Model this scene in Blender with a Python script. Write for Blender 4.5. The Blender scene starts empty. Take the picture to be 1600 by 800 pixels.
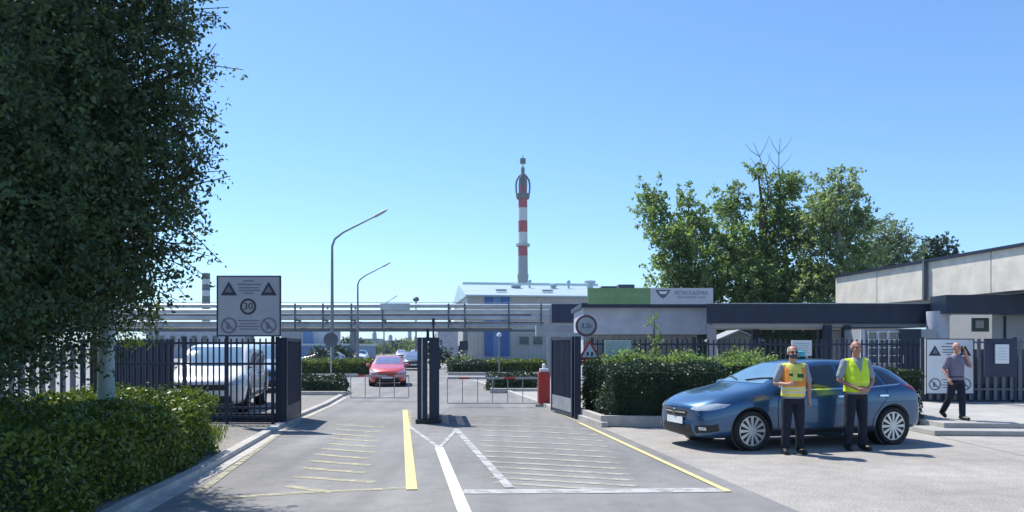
import bpy, bmesh, math, random
import numpy as np
from mathutils import Vector, Matrix
from mathutils.bvhtree import BVHTree
R = math.radians
random.seed(7)
rng = np.random.default_rng(11)
S = bpy.context.scene
COL = S.collection

# ------------------------------------------------------------------ camera, light
EYE, HZ, F = 1.68, 544.0, 1200.0
cam = bpy.data.cameras.new('camera'); co = bpy.data.objects.new('camera', cam); COL.objects.link(co)
co.location = (0, 0, EYE); co.rotation_euler = (R(90), 0, 0)
cam.sensor_width = 36; cam.lens = 36 * F / 1600; cam.shift_y = (HZ - 400) / 1600
cam.clip_start = 0.1; cam.clip_end = 6000
S.camera = co
SUN_EL, SUN_AZ = R(57), math.atan2(-0.69, 0.72)      # azimuth measured from +Y towards +X
w = bpy.data.worlds.new('World'); S.world = w; w.use_nodes = True
nt = w.node_tree; bg = nt.nodes['Background']
sky = nt.nodes.new('ShaderNodeTexSky'); sky.sky_type = 'NISHITA'; sky.sun_disc = False
sky.sun_elevation = SUN_EL; sky.sun_rotation = SUN_AZ
sky.air_density = 1.0; sky.dust_density = 0.15; sky.ozone_density = 3.8; sky.altitude = 0
tint = nt.nodes.new('ShaderNodeVectorMath'); tint.operation = 'MULTIPLY'; tint.inputs[1].default_value = (.78, .985, 1.18)
nt.links.new(sky.outputs[0], tint.inputs[0]); nt.links.new(tint.outputs[0], bg.inputs[0]); bg.inputs[1].default_value = 0.125
sl = bpy.data.lights.new('sun', 'SUN'); sl.energy = 5.0; sl.angle = R(0.55); sl.color = (1, .955, .88)
so = bpy.data.objects.new('sun', sl); COL.objects.link(so); so.location = (-60, 60, 100)
sd = Vector((math.sin(SUN_AZ) * math.cos(SUN_EL), math.cos(SUN_AZ) * math.cos(SUN_EL), math.sin(SUN_EL)))
so.rotation_euler = sd.to_track_quat('Z', 'Y').to_euler()
S.view_settings.view_transform = 'Standard'; S.view_settings.look = 'None'
S.view_settings.exposure = 0.45; S.view_settings.gamma = 1
S.render.filter_size = 1.9
S.cycles.max_bounces = 8; S.cycles.transparent_max_bounces = 12

# ------------------------------------------------------------------ helpers
def P(px, py, z=0.0):
    Y = (EYE - z) * F / (py - HZ)
    return Vector(((px - 800) / F * Y, Y, z))
def W(px, py, Y):
    return Vector(((px - 800) / F * Y, Y, EYE + (HZ - py) / F * Y))

def tag(o, label=None, cat=None, group=None, kind=None):
    if label: o['label'] = label
    if cat: o['category'] = cat
    if group: o['group'] = group
    if kind: o['kind'] = kind
    return o
def empty(name, loc, label=None, cat=None, group=None, rz=0):
    o = bpy.data.objects.new(name, None); COL.objects.link(o)
    o.location = loc; o.rotation_euler = (0, 0, rz); o.empty_display_size = .2
    return tag(o, label, cat, group)
def pmat(o):
    return Matrix.Translation(o.location) @ o.rotation_euler.to_matrix().to_4x4() if o else Matrix.Identity(4)

class MB:
    """collects simple solids in one coordinate frame and builds ONE mesh object"""
    def __init__(s): s.v = []; s.f = []; s.mi = []; s.cm = 0
    def add(s, vs, fs):
        n = len(s.v); s.v += [tuple(v) for v in vs]; s.f += [tuple(i + n for i in f) for f in fs]; s.mi += [s.cm] * len(fs); return s
    def box(s, c, d, rz=0, m=None):
        hx, hy, hz = d[0] / 2, d[1] / 2, d[2] / 2
        q = Matrix.Rotation(rz, 3, 'Z') if m is None else m
        vs = [Vector(c) + q @ Vector((x, y, z)) for z in (-hz, hz) for x, y in ((-hx, -hy), (hx, -hy), (hx, hy), (-hx, hy))]
        return s.add(vs, [(3, 2, 1, 0), (4, 5, 6, 7), (0, 1, 5, 4), (1, 2, 6, 5), (2, 3, 7, 6), (3, 0, 4, 7)])
    def beam(s, a, b, wd, hd):
        a = Vector(a); b = Vector(b); d = b - a; L = d.length; x = d / L
        y = Vector((0, 0, 1)).cross(x)
        y = Vector((0, 1, 0)) if y.length < 1e-4 else y.normalized()
        z = x.cross(y)
        m = Matrix((x, y, z)).transposed()
        return s.box((a + b) / 2, (L, wd, hd), m=m)
    def tube(s, pts, rad, n=10, cap=True):
        pts = [Vector(p) for p in pts]
        if not isinstance(rad, (list, tuple)): rad = [rad] * len(pts)
        vs = []; fs = []; u = None
        for i, p in enumerate(pts):
            d = (pts[min(i + 1, len(pts) - 1)] - pts[max(i - 1, 0)]).normalized()
            if u is None: u = d.orthogonal().normalized()
            u = (u - d * u.dot(d)); u = u.normalized() if u.length > 1e-6 else d.orthogonal().normalized()
            v = d.cross(u)
            for k in range(n):
                a = 2 * math.pi * k / n
                vs.append(p + (u * math.cos(a) + v * math.sin(a)) * rad[i])
        for i in range(len(pts) - 1):
            for k in range(n):
                k2 = (k + 1) % n
                fs.append((i * n + k, i * n + k2, (i + 1) * n + k2, (i + 1) * n + k))
        if cap: fs += [tuple(range(n))[::-1], tuple(range((len(pts) - 1) * n, len(pts) * n))]
        return s.add(vs, fs)
    def lathe(s, prof, c=(0, 0, 0), axis='Z', n=24, closed=False):
        """prof: (radius, height) list"""
        vs = []; fs = []
        for r, h in prof:
            for k in range(n):
                a = 2 * math.pi * k / n; x, y = r * math.cos(a), r * math.sin(a)
                p = {'Z': (x, y, h), 'Y': (x, h, y), 'X': (h, x, y)}[axis]
                vs.append(Vector(c) + Vector(p))
        m = len(prof)
        for i in range(m if closed else m - 1):
            j = (i + 1) % m
            for k in range(n):
                k2 = (k + 1) % n
                f = (i * n + k, i * n + k2, j * n + k2, j * n + k)
                fs.append(f if axis != 'Y' else f[::-1])
        if not closed:
            fs += [tuple(range(n))[::-1], tuple(range((m - 1) * n, m * n))]
        return s.add(vs, fs)
    def prism(s, poly, z0, z1):
        n = len(poly)
        vs = [(p[0], p[1], z0) for p in poly] + [(p[0], p[1], z1) for p in poly]
        ar = sum(poly[i][0] * poly[(i + 1) % n][1] - poly[(i + 1) % n][0] * poly[i][1] for i in range(n))
        fs = [tuple(range(n))[::-1], tuple(range(n, 2 * n))] + [(i, (i + 1) % n, (i + 1) % n + n, i + n) for i in range(n)]
        if ar < 0: fs = [f[::-1] for f in fs]
        return s.add(vs, fs)
    def vprism(s, poly, y0, y1):
        """polygon in x,z extruded along y"""
        n = len(poly)
        vs = [(p[0], y0, p[1]) for p in poly] + [(p[0], y1, p[1]) for p in poly]
        ar = sum(poly[i][0] * poly[(i + 1) % n][1] - poly[(i + 1) % n][0] * poly[i][1] for i in range(n))
        fs = [tuple(range(n)), tuple(range(n, 2 * n))[::-1]] + [(i, i + n, (i + 1) % n + n, (i + 1) % n) for i in range(n)]
        if ar < 0: fs = [f[::-1] for f in fs]
        return s.add(vs, fs)
    def build(s, name, mat, parent=None, local=False, smooth=False, bevel=0, origin=None):
        me = bpy.data.meshes.new(name)
        vs = np.array(s.v, dtype=float).reshape(-1, 3)
        o = bpy.data.objects.new(name, me); COL.objects.link(o)
        if parent is not None:
            o.parent = parent
            if not local:
                chain = Matrix.Identity(4); q = parent
                while q: chain = pmat(q) @ chain; q = q.parent
                inv = np.array(chain.inverted()); vs = vs @ inv[:3, :3].T + inv[:3, 3]
        elif not local:
            c = Vector(origin) if origin is not None else Vector((float((vs[:, 0].min() + vs[:, 0].max()) / 2), float((vs[:, 1].min() + vs[:, 1].max()) / 2), float(vs[:, 2].min())))
            vs = vs - np.array(c); o.location = c
        me.from_pydata(vs.tolist(), [], s.f)
        for m in (mat if isinstance(mat, (list, tuple)) else [mat]): me.materials.append(m)
        if any(s.mi): me.polygons.foreach_set('material_index', s.mi)
        if smooth:
            me.polygons.foreach_set('use_smooth', [True] * len(me.polygons))
            try: me.set_sharp_from_angle(angle=R(40))
            except Exception: pass
        if bevel:
            b = o.modifiers.new('bevel', 'BEVEL'); b.width = bevel; b.segments = 2; b.limit_method = 'ANGLE'; b.angle_limit = R(35)
        me.update()
        return o

# ------------------------------------------------------------------ materials
MATS = {}
def mat(name, c, rough=.6, metal=0., var=.12, scale=3., bump=0., bscale=40., spec=.5, coat=0., c2=None, emit=None, detail=4):
    m = bpy.data.materials.new(name); m.use_nodes = True; t = m.node_tree; b = t.nodes['Principled BSDF']; MATS[name] = m
    b.inputs['Roughness'].default_value = rough; b.inputs['Metallic'].default_value = metal
    b.inputs['Specular IOR Level'].default_value = spec
    if coat: b.inputs['Coat Weight'].default_value = coat; b.inputs['Coat Roughness'].default_value = .04
    tc = t.nodes.new('ShaderNodeTexCoord'); nz = t.nodes.new('ShaderNodeTexNoise')
    nz.inputs['Scale'].default_value = scale; nz.inputs['Detail'].default_value = detail; nz.inputs['Roughness'].default_value = .6
    t.links.new(tc.outputs['Object'], nz.inputs['Vector'])
    rp = t.nodes.new('ShaderNodeValToRGB')
    a = [max(0, x * (1 - var)) for x in c]; d = [min(1, x * (1 + var)) for x in (c2 or c)]
    rp.color_ramp.elements[0].color = (*a, 1); rp.color_ramp.elements[1].color = (*d, 1)
    rp.color_ramp.elements[0].position = .3; rp.color_ramp.elements[1].position = .7
    t.links.new(nz.outputs['Fac'], rp.inputs[0]); t.links.new(rp.outputs[0], b.inputs['Base Color'])
    if bump:
        n2 = t.nodes.new('ShaderNodeTexNoise'); n2.inputs['Scale'].default_value = bscale; n2.inputs['Detail'].default_value = 3
        bp = t.nodes.new('ShaderNodeBump'); bp.inputs['Strength'].default_value = bump; bp.inputs['Distance'].default_value = .02
        t.links.new(tc.outputs['Object'], n2.inputs['Vector']); t.links.new(n2.outputs['Fac'], bp.inputs['Height']); t.links.new(bp.outputs[0], b.inputs['Normal'])
    if emit: b.inputs['Emission Color'].default_value = (*emit[:3], 1); b.inputs['Emission Strength'].default_value = emit[3]
    return m
def ground_mat(name, c, speck=.25, patch=.18, rough=.9, sc=70., psc=.35, crack=0., streak=0.):
    m = bpy.data.materials.new(name); m.use_nodes = True; t = m.node_tree; b = t.nodes['Principled BSDF']; MATS[name] = m
    b.inputs['Roughness'].default_value = rough; b.inputs['Specular IOR Level'].default_value = .3
    tc = t.nodes.new('ShaderNodeTexCoord')
    def noise(s, d=4):
        n = t.nodes.new('ShaderNodeTexNoise'); n.inputs['Scale'].default_value = s; n.inputs['Detail'].default_value = d; t.links.new(tc.outputs['Object'], n.inputs['Vector']); return n
    def rng_(n, lo, hi):
        r = t.nodes.new('ShaderNodeMapRange'); r.inputs[1].default_value = .3; r.inputs[2].default_value = .7; r.inputs[3].default_value = lo; r.inputs[4].default_value = hi
        t.links.new(n.outputs['Fac'], r.inputs[0]); return r
    a = rng_(noise(sc, 2), 1 - speck, 1 + speck); d = rng_(noise(psc, 6), 1 - patch, 1 + patch); e = rng_(noise(psc * 9, 4), 1 - patch * .6, 1 + patch * .6)
    def mul(x, y):
        q = t.nodes.new('ShaderNodeMath'); q.operation = 'MULTIPLY'; t.links.new(x.outputs[0], q.inputs[0]); t.links.new(y.outputs[0], q.inputs[1]); return q
    q = mul(mul(a, d), e)
    if streak:      # wear running along the lanes
        mp = t.nodes.new('ShaderNodeMapping'); mp.inputs['Rotation'].default_value = (0, 0, R(-8.2)); mp.inputs['Scale'].default_value = (1, .05, 1); t.links.new(tc.outputs['Object'], mp.inputs[0])
        ns = t.nodes.new('ShaderNodeTexNoise'); ns.inputs['Scale'].default_value = 1.7; ns.inputs['Detail'].default_value = 5; t.links.new(mp.outputs[0], ns.inputs['Vector'])
        q = mul(q, rng_(ns, 1 - streak, 1 + streak))
    if crack:
        vo = t.nodes.new('ShaderNodeTexVoronoi'); vo.feature = 'DISTANCE_TO_EDGE'; vo.inputs['Scale'].default_value = .55
        nn = noise(1.3, 5); vm = t.nodes.new('ShaderNodeVectorMath'); vm.operation = 'MULTIPLY_ADD'; vm.inputs[1].default_value = (.9, .9, .9)
        t.links.new(nn.outputs['Color'], vm.inputs[0]); t.links.new(tc.outputs['Object'], vm.inputs[2]); t.links.new(vm.outputs[0], vo.inputs['Vector'])
        mr = t.nodes.new('ShaderNodeMapRange'); mr.inputs[1].default_value = 0; mr.inputs[2].default_value = .012; mr.inputs[3].default_value = 1 - crack; mr.inputs[4].default_value = 1
        t.links.new(vo.outputs['Distance'], mr.inputs[0]); q = mul(q, mr)
    vm = t.nodes.new('ShaderNodeVectorMath'); vm.operation = 'SCALE'; vm.inputs[0].default_value = c
    t.links.new(q.outputs[0], vm.inputs['Scale']); t.links.new(vm.outputs[0], b.inputs['Base Color'])
    bp = t.nodes.new('ShaderNodeBump'); bp.inputs['Strength'].default_value = .5; bp.inputs['Distance'].default_value = .01
    n3 = noise(sc * .8, 2); t.links.new(n3.outputs['Fac'], bp.inputs['Height']); t.links.new(bp.outputs[0], b.inputs['Normal'])
    return m
def paint_mat(name, c, keep=.6, sc=9.):
    """worn road paint: noise-driven holes show the asphalt below"""
    m = bpy.data.materials.new(name); m.use_nodes = True; t = m.node_tree; b = t.nodes['Principled BSDF']; MATS[name] = m
    b.inputs['Base Color'].default_value = (*c, 1); b.inputs['Roughness'].default_value = .8
    tc = t.nodes.new('ShaderNodeTexCoord'); n = t.nodes.new('ShaderNodeTexNoise'); n.inputs['Scale'].default_value = sc; n.inputs['Detail'].default_value = 6; n.inputs['Roughness'].default_value = .7
    t.links.new(tc.outputs['Object'], n.inputs['Vector'])
    r = t.nodes.new('ShaderNodeMapRange'); r.inputs[1].default_value = .62 - keep * .4; r.inputs[2].default_value = .80 - keep * .4; r.inputs[3].default_value = keep * .45; r.inputs[4].default_value = min(1, .35 + keep)
    t.links.new(n.outputs['Fac'], r.inputs[0]); t.links.new(r.outputs[0], b.inputs['Alpha'])
    return m
def leaf_mat(name, ca, cb, trans=.35):
    m = bpy.data.materials.new(name); m.use_nodes = True; t = m.node_tree; b = t.nodes['Principled BSDF']; MATS[name] = m
    out = t.nodes['Material Output']
    g = t.nodes.new('ShaderNodeNewGeometry'); rp = t.nodes.new('ShaderNodeValToRGB')
    rp.color_ramp.elements[0].color = (*ca, 1); rp.color_ramp.elements[1].color = (*cb, 1)
    t.links.new(g.outputs['Random Per Island'], rp.inputs[0]); t.links.new(rp.outputs[0], b.inputs['Base Color'])
    b.inputs['Roughness'].default_value = .45; b.inputs['Specular IOR Level'].default_value = .35
    tr = t.nodes.new('ShaderNodeBsdfTranslucent'); mx = t.nodes.new('ShaderNodeMixShader'); mx.inputs[0].default_value = trans
    hs = t.nodes.new('ShaderNodeVectorMath'); hs.operation = 'MULTIPLY'; hs.inputs[1].default_value = (1.55, 1.7, .85)
    t.links.new(rp.outputs[0], hs.inputs[0]); t.links.new(hs.outputs[0], tr.inputs[0])
    t.links.new(b.outputs[0], mx.inputs[1]); t.links.new(tr.outputs[0], mx.inputs[2]); t.links.new(mx.outputs[0], out.inputs[0])
    return m

asphalt = ground_mat('asphalt', (.215, .21, .205), .22, .15, crack=.12, streak=.16)
asphalt_dark = ground_mat('asphalt_far', (.25, .245, .24), .15, .12)
asphalt_patch_m = ground_mat('patched_asphalt', (.185, .18, .178), .2, .12)
forecourt_m = ground_mat('forecourt_chippings', (.32, .30, .272), .28, .18, sc=38)
concrete = ground_mat('paving_concrete', (.36, .35, .33), .2, .15)
verge_m = ground_mat('verge_gravel', (.24, .225, .20), .5, .25, sc=30)
soil = ground_mat('soil', (.10, .085, .06), .4, .3, sc=25)
field_m = ground_mat('far_field', (.14, .15, .08), .2, .3, psc=.03)
kerb_m = mat('kerb_concrete', (.42, .40, .37), .9, var=.2, scale=4, bump=.4)
yellow_p = paint_mat('yellow_paint', (.60, .52, .25), .90, 5)
yellow_w = paint_mat('worn_yellow_paint', (.46, .43, .29), .52, 5)
yellow_g = paint_mat('gone_yellow_paint', (.37, .355, .30), .62, 3.5)
white_p = paint_mat('white_paint', (.72, .72, .70), .8)
white_w = paint_mat('worn_white_paint', (.42, .42, .41), .66, 3)
navy = mat('navy_metal', (.010, .019, .045), .45, .2, var=.25, scale=2)
navy_lo = mat('navy_sheet', (.016, .026, .062), .5, .1, var=.3, scale=1.5)
black = mat('black_plastic', (.012, .012, .014), .5)
rubber = mat('tyre_rubber', (.018, .018, .019), .85, var=.3)
steel = mat('galvanised_steel', (.36, .38, .39), .5, .5, var=.18, scale=4)
pipe_m = mat('clad_pipe', (.42, .45, .47), .45, .3, var=.2, scale=.6)
pipe_d = mat('dull_pipe', (.10, .115, .14), .6, .2, var=.25, scale=.6)
lampm = mat('lamp_pole_paint', (.20, .22, .24), .5, .4)
white_w_m = mat('white_render', (.42, .44, .50), .8, var=.16, scale=1.4, detail=8)
grey_clad = mat('grey_cladding', (.44, .43, .41), .6, var=.10, scale=.4)
grey_wall = mat('grey_wall', (.30, .32, .34), .8, var=.12, scale=.7)
cream = mat('cream_panel', (.60, .56, .48), .8, var=.16, scale=1.6, detail=8, bump=.15, bscale=12)
roof_m = mat('pale_metal_roof', (.42, .52, .55), .4, .2, var=.08, scale=.3)
blue_p = mat('blue_panel', (.03, .11, .34), .5, var=.15, scale=1)
blue_l = mat('light_blue_panel', (.10, .22, .42), .5, var=.1, scale=1)
glass = mat('dark_glass', (.02, .03, .045), .06, var=.2, scale=1, spec=.9)
bglass = mat('building_glass', (.06, .08, .10), .12, var=.5, scale=.8, spec=.8)
board_m = mat('grey_sign_board', (.36, .38, .44), .6, var=.08, scale=3)
board_w = mat('white_sign_board', (.72, .74, .76), .6, var=.06, scale=3)
ink = mat('sign_ink', (.03, .035, .06), .6)
inkg = mat('faded_ink', (.16, .17, .22), .6)
redm = mat('signal_red', (.50, .045, .035), .5, var=.15, scale=3)
sgreen = mat('green_sign', (.17, .29, .13), .6, var=.12, scale=1)
sgreen_l = mat('pale_green_ink', (.22, .36, .18), .6)
bark = mat('bark', (.10, .08, .06), .95, var=.35, scale=5, bump=.8, bscale=18)
palebark = mat('pale_bark', (.20, .18, .15), .9, var=.3, scale=5)
teal_pole = mat('weathered_pole', (.34, .42, .42), .7, .1, var=.12, scale=2)
carblue = mat('metallic_blue_paint', (.028, .095, .20), .33, .55, var=.04, scale=2, coat=1.)
carred = mat('red_paint', (.62, .06, .06), .35, .1, var=.04, coat=1.)
carwhite = mat('white_car_paint', (.82, .83, .84), .35, 0, var=.02, coat=1.)
carsilver = mat('silver_paint', (.42, .44, .47), .35, .5, var=.04, coat=1.)
cardark = mat('dark_car_paint', (.05, .055, .07), .35, .3, var=.04, coat=1.)
alloy = mat('silver_trim', (.60, .61, .63), .35, .6, var=.05)
chrome = mat('chrome', (.70, .71, .73), .15, 1., var=.03)
lampglass = mat('headlight_lens', (.62, .66, .68), .08, .3, var=.15, scale=30, spec=.9)
tailglass = mat('taillight_lens', (.28, .02, .025), .12, var=.15, scale=20, spec=.8)
skin = mat('skin', (.46, .25, .18), .55, var=.08, scale=8)
skin_t = mat('tanned_skin', (.38, .19, .13), .55, var=.08, scale=8)
hair_g = mat('grey_hair', (.42, .40, .38), .8, var=.2, scale=30)
vest_y = mat('fluorescent_yellow', (.62, .80, .03), .7, var=.08, scale=9, bump=.9, bscale=11)
vest_o = mat('fluorescent_orange', (.78, .25, .03), .7, var=.08, scale=9)
vest_p = mat('pale_yellow_fabric', (.74, .66, .12), .7, var=.08, scale=9, bump=.9, bscale=11)
reflect = mat('reflective_tape', (.55, .57, .52), .35, .2, var=.1)
cloth_g = mat('grey_shirt', (.26, .29, .33), .9, var=.12, scale=9, bump=.9, bscale=11)
cloth_l = mat('pale_shirt', (.50, .52, .56), .9, var=.1, scale=9, bump=.9, bscale=11)
cloth_p = mat('grey_violet_shirt', (.17, .16, .22), .9, var=.14, scale=9, bump=.9, bscale=11)
cloth_n = mat('navy_trousers', (.008, .012, .026), .9, var=.2, scale=9, bump=.9, bscale=11)
dgreen = mat('dark_green_patch', (.03, .10, .03), .8)
leather = mat('black_leather', (.012, .012, .013), .5)
leafdark = leaf_mat('dark_leaf', (.030, .060, .034), (.09, .135, .06), .34)
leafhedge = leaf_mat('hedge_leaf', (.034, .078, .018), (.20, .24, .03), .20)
leafshade = leaf_mat('shaded_leaf', (.014, .036, .020), (.035, .065, .028), .14)  # leaf colour darkened to carry the shade of the dark hedges
leafmid = leaf_mat('maple_leaf', (.06, .12, .048), (.26, .32, .14), .52)
leafyel = leaf_mat('yellowish_leaf', (.09, .14, .04), (.21, .25, .09), .5)
leafgrey = leaf_mat('greyish_leaf', (.10, .14, .09), (.20, .23, .16), .48)
leafcore = mat('shaded_hedge_core', (.018, .035, .014), .95, var=.4, scale=8)
grassm = leaf_mat('grass_blade', (.06, .10, .02), (.16, .19, .05), .35)

# ------------------------------------------------------------------ foliage
def quads(name, c, u, v, m, parent=None):
    """rhombic leaves: centres c, half axes u and v (N,3)"""
    n = len(c)
    vs = np.stack([c - u, c - v + u * .15, c + u, c + v + u * .15], 1).reshape(-1, 3)
    if parent is not None:
        ch = Matrix.Identity(4); q = parent
        while q: ch = pmat(q) @ ch; q = q.parent
        inv = np.array(ch.inverted()); vs = vs @ inv[:3, :3].T + inv[:3, 3]; loc = None
    else:
        loc = np.array([vs[:, 0].mean(), vs[:, 1].mean(), vs[:, 2].min()]); vs = vs - loc
    me = bpy.data.meshes.new(name)
    me.vertices.add(4 * n); me.vertices.foreach_set('co', vs.astype(np.float32).ravel())
    me.loops.add(4 * n); me.loops.foreach_set('vertex_index', np.arange(4 * n, dtype=np.int32))
    me.polygons.add(n); me.polygons.foreach_set('loop_start', np.arange(0, 4 * n, 4, dtype=np.int32))
    try: me.polygons.foreach_set('loop_total', np.full(n, 4, dtype=np.int32))
    except Exception: pass
    me.materials.append(m); me.update(calc_edges=True); me.validate()
    o = bpy.data.objects.new(name, me); COL.objects.link(o)
    if parent is not None: o.parent = parent
    else: o.location = loc
    return o
def unit(a): return a / np.maximum(np.linalg.norm(a, axis=1, keepdims=True), 1e-6)
def leaf_axes(n, size, bias=None, k=.6):
    nr = unit(rng.normal(size=(n, 3)) + (0 if bias is None else bias * k))
    t = unit(np.cross(nr, rng.normal(size=(n, 3)))); b = np.cross(nr, t)
    s = size * rng.uniform(.6, 1.25, (n, 1))
    return t * s, b * s * .55
def box_hedge(name, poly, z0, z1, leafm, label, group=None, size=.035, dens=900, rough=.06, core=True, sprig=0):
    """a clipped hedge standing on a ground polygon: a leafy shell over a shaded core"""
    root = empty(name, (sum(p[0] for p in poly) / len(poly), sum(p[1] for p in poly) / len(poly), z0), label, 'hedge', group)
    n = len(poly); pl = np.array(poly, float); cen = pl.mean(0)
    cs = []; ns = []
    # sides
    for i in range(n):
        a, b = pl[i], pl[(i + 1) % n]; L = np.linalg.norm(b - a); k = int(L * (z1 - z0) * dens) + 1
        t = rng.uniform(0, 1, k); z = rng.uniform(z0 + .02, z1, k)
        nn = np.array([(b - a)[1], -(b - a)[0]]) / max(L, 1e-6)
        if np.dot(nn, (a + b) / 2 - cen) < 0: nn = -nn
        q = a + (b - a) * t[:, None]
        wob = rough * (np.sin(q[:, 0] * 5.1 + z * 7) + np.sin(q[:, 1] * 4.3 + z * 5 + 1) + rng.normal(0, .9, k))
        rnd = np.clip((z - (z1 - .15)) / .15, 0, 1) ** 2 * .07
        q = q + nn * (wob - rnd - rng.exponential(.04, k))[:, None]
        cs.append(np.column_stack([q, z])); ns.append(np.tile([nn[0], nn[1], .3], (k, 1)))
    # top
    tri = [(pl[0], pl[i], pl[i + 1]) for i in range(1, n - 1)]
    for a, b, c in tri:
        ar = abs(np.cross(b - a, c - a)) / 2; k = int(ar * dens * 1.1) + 1
        r1 = np.sqrt(rng.uniform(0, 1, k)); r2 = rng.uniform(0, 1, k)
        q = a * (1 - r1)[:, None] + b * (r1 * (1 - r2))[:, None] + c * (r1 * r2)[:, None]
        z = z1 + rough * (np.sin(q[:, 0] * 4.7) + np.sin(q[:, 1] * 5.9 + 2)) + rng.normal(0, rough * .7, k) - rng.exponential(.03, k)
        if sprig: z += (rng.uniform(0, 1, k) > .93) * rng.uniform(0, sprig, k)
        cs.append(np.column_stack([q, z])); ns.append(np.tile([0, 0, 1.], (k, 1)))
    c = np.concatenate(cs); nn = np.concatenate(ns); u, v = leaf_axes(len(c), size, nn, .5)
    quads('foliage', c, u, v, leafm, root)
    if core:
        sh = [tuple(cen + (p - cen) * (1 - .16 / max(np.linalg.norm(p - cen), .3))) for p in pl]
        mb = MB(); mb.prism(sh, z0, z1 - .13); mb.build('branches', leafcore, root)  # solid core block, the hedge's inner shade put into its dark colour
    return root

def tree(name, base, h, r0, lobes, leafm, label, group=None, nsp=60, L=.6, nl=18, size=.06, barkm=None, lean=(0, 0), bare=0, up=.25, limbs=10, cat='tree', jit=.16, shell=.55):
    """lobes: (x,y,z,rx,ry,rz[,weight]); sprays of leaves fill each lobe, denser towards its outside"""
    root = empty(name, base, label, cat, group); base = Vector(base); barkm = barkm or bark
    top = base + Vector((lean[0], lean[1], h))
    tr = MB()
    pts = [base + (top - base) * t + Vector((math.sin(t * 5) * r0 * .5, math.cos(t * 4) * r0 * .4, 0)) for t in (0, .15, .35, .55, .75, 1)]
    tr.tube(pts, [r0 * 1.5, r0 * 1.05, r0 * .9, r0 * .75, r0 * .55, r0 * .28], 12)
    LC = []; LU = []; LV = []; lm = MB()
    for lb in lobes:
        x, y, z, rx, ry, rz = lb[:6]; wgt = lb[6] if len(lb) > 6 else 1
        cen = Vector((x, y, z)); t = min(.95, max(.25, (z - rz * .6 - base.z) / h * .8)); st = base + (top - base) * t
        mid = (st + cen) / 2 + Vector((0, 0, -.08 * (cen - st).length)); rr = r0 * .42 * (1 - .4 * t)
        lm.tube([st, mid, cen], [rr, rr * .7, rr * .35], 7)
        k = max(6, int(nsp * wgt * (rx * ry * rz) ** (2 / 3)))
        d = unit(rng.normal(size=(k, 3))); f = rng.uniform(0, 1, k) ** shell
        s0 = np.array([x, y, z]) + d * f[:, None] * np.array([rx, ry, rz]) * .95
        dr = unit(d * .8 + rng.normal(0, .5, (k, 3)) + np.array([0, 0, up]))
        ln = L * rng.uniform(.5, 1.25, k)
        for i in range(min(limbs, k)):
            a = Vector(s0[i]); b = a + Vector(dr[i]) * float(ln[i])
            lm.tube([cen, (cen + a) / 2 + Vector((0, 0, -.04)), a, b], [rr * .3, rr * .2, rr * .12, .004], 5, cap=False)
        tt = rng.uniform(0, 1, (k, nl)) ** .8
        c = s0[:, None, :] + dr[:, None, :] * (ln[:, None] * tt)[:, :, None] + rng.normal(0, 1, (k, nl, 3)) * (L * jit * (1.1 - .6 * tt))[:, :, None]
        c[:, :, 2] -= (tt ** 2) * .12 * L
        c = c.reshape(-1, 3); u, v = leaf_axes(len(c), size, np.repeat(d, nl, 0), .35)
        LC.append(c); LU.append(u); LV.append(v)
    for i in range(bare):
        a = top + Vector((random.uniform(-.5, .5), random.uniform(-.5, .5), -h * .1)); d = Vector((random.uniform(-.6, .6), random.uniform(-.3, .3), 1)).normalized()
        p = [a]; 
        for k in range(5): d = (d + Vector((random.uniform(-.3, .3), random.uniform(-.3, .3), .1))).normalized(); p.append(p[-1] + d * h * .085)
        lm.tube(p, [.06, .045, .035, .028, .02, .01], 5, cap=False)
        for k in (2, 3, 4):
            for s in (-1, 1):
                e = (d + Vector((s * .9, random.uniform(-.5, .5), 0))).normalized(); lm.tube([p[k], p[k] + e * h * .06, p[k] + e * h * .1 + Vector((0, 0, h * .02))], [.024, .016, .008], 4, cap=False)
    tr.build('trunk', barkm, root, smooth=True); lm.build('branches', barkm, root)
    quads('crown', np.concatenate(LC), np.concatenate(LU), np.concatenate(LV), leafm, root)
    return root

# ------------------------------------------------------------------ text and flat signs
def text(name, s, size, loc, m, parent, rz=0, depth=.004, sx=1, align='CENTER', local=False):
    cu = bpy.data.curves.new(name, 'FONT'); cu.body = s; cu.size = size; cu.align_x = align; cu.align_y = 'CENTER'; cu.extrude = depth
    to = bpy.data.objects.new('tmp', cu); COL.objects.link(to)
    dg = bpy.context.evaluated_depsgraph_get(); me = bpy.data.meshes.new_from_object(to.evaluated_get(dg)); bpy.data.objects.remove(to)
    me.name = name
    me.transform(Matrix.Translation(loc) @ Matrix.Rotation(rz, 4, 'Z') @ Matrix.Rotation(R(90), 4, 'X') @ Matrix.Diagonal((sx, 1, 1, 1)))
    me.materials.clear(); me.materials.append(m)
    o = bpy.data.objects.new(name, me); COL.objects.link(o); o.parent = parent
    if not local:
        ch = Matrix.Identity(4); q = parent
        while q: ch = pmat(q) @ ch; q = q.parent
        me.transform(ch.inverted())
    return o

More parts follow.
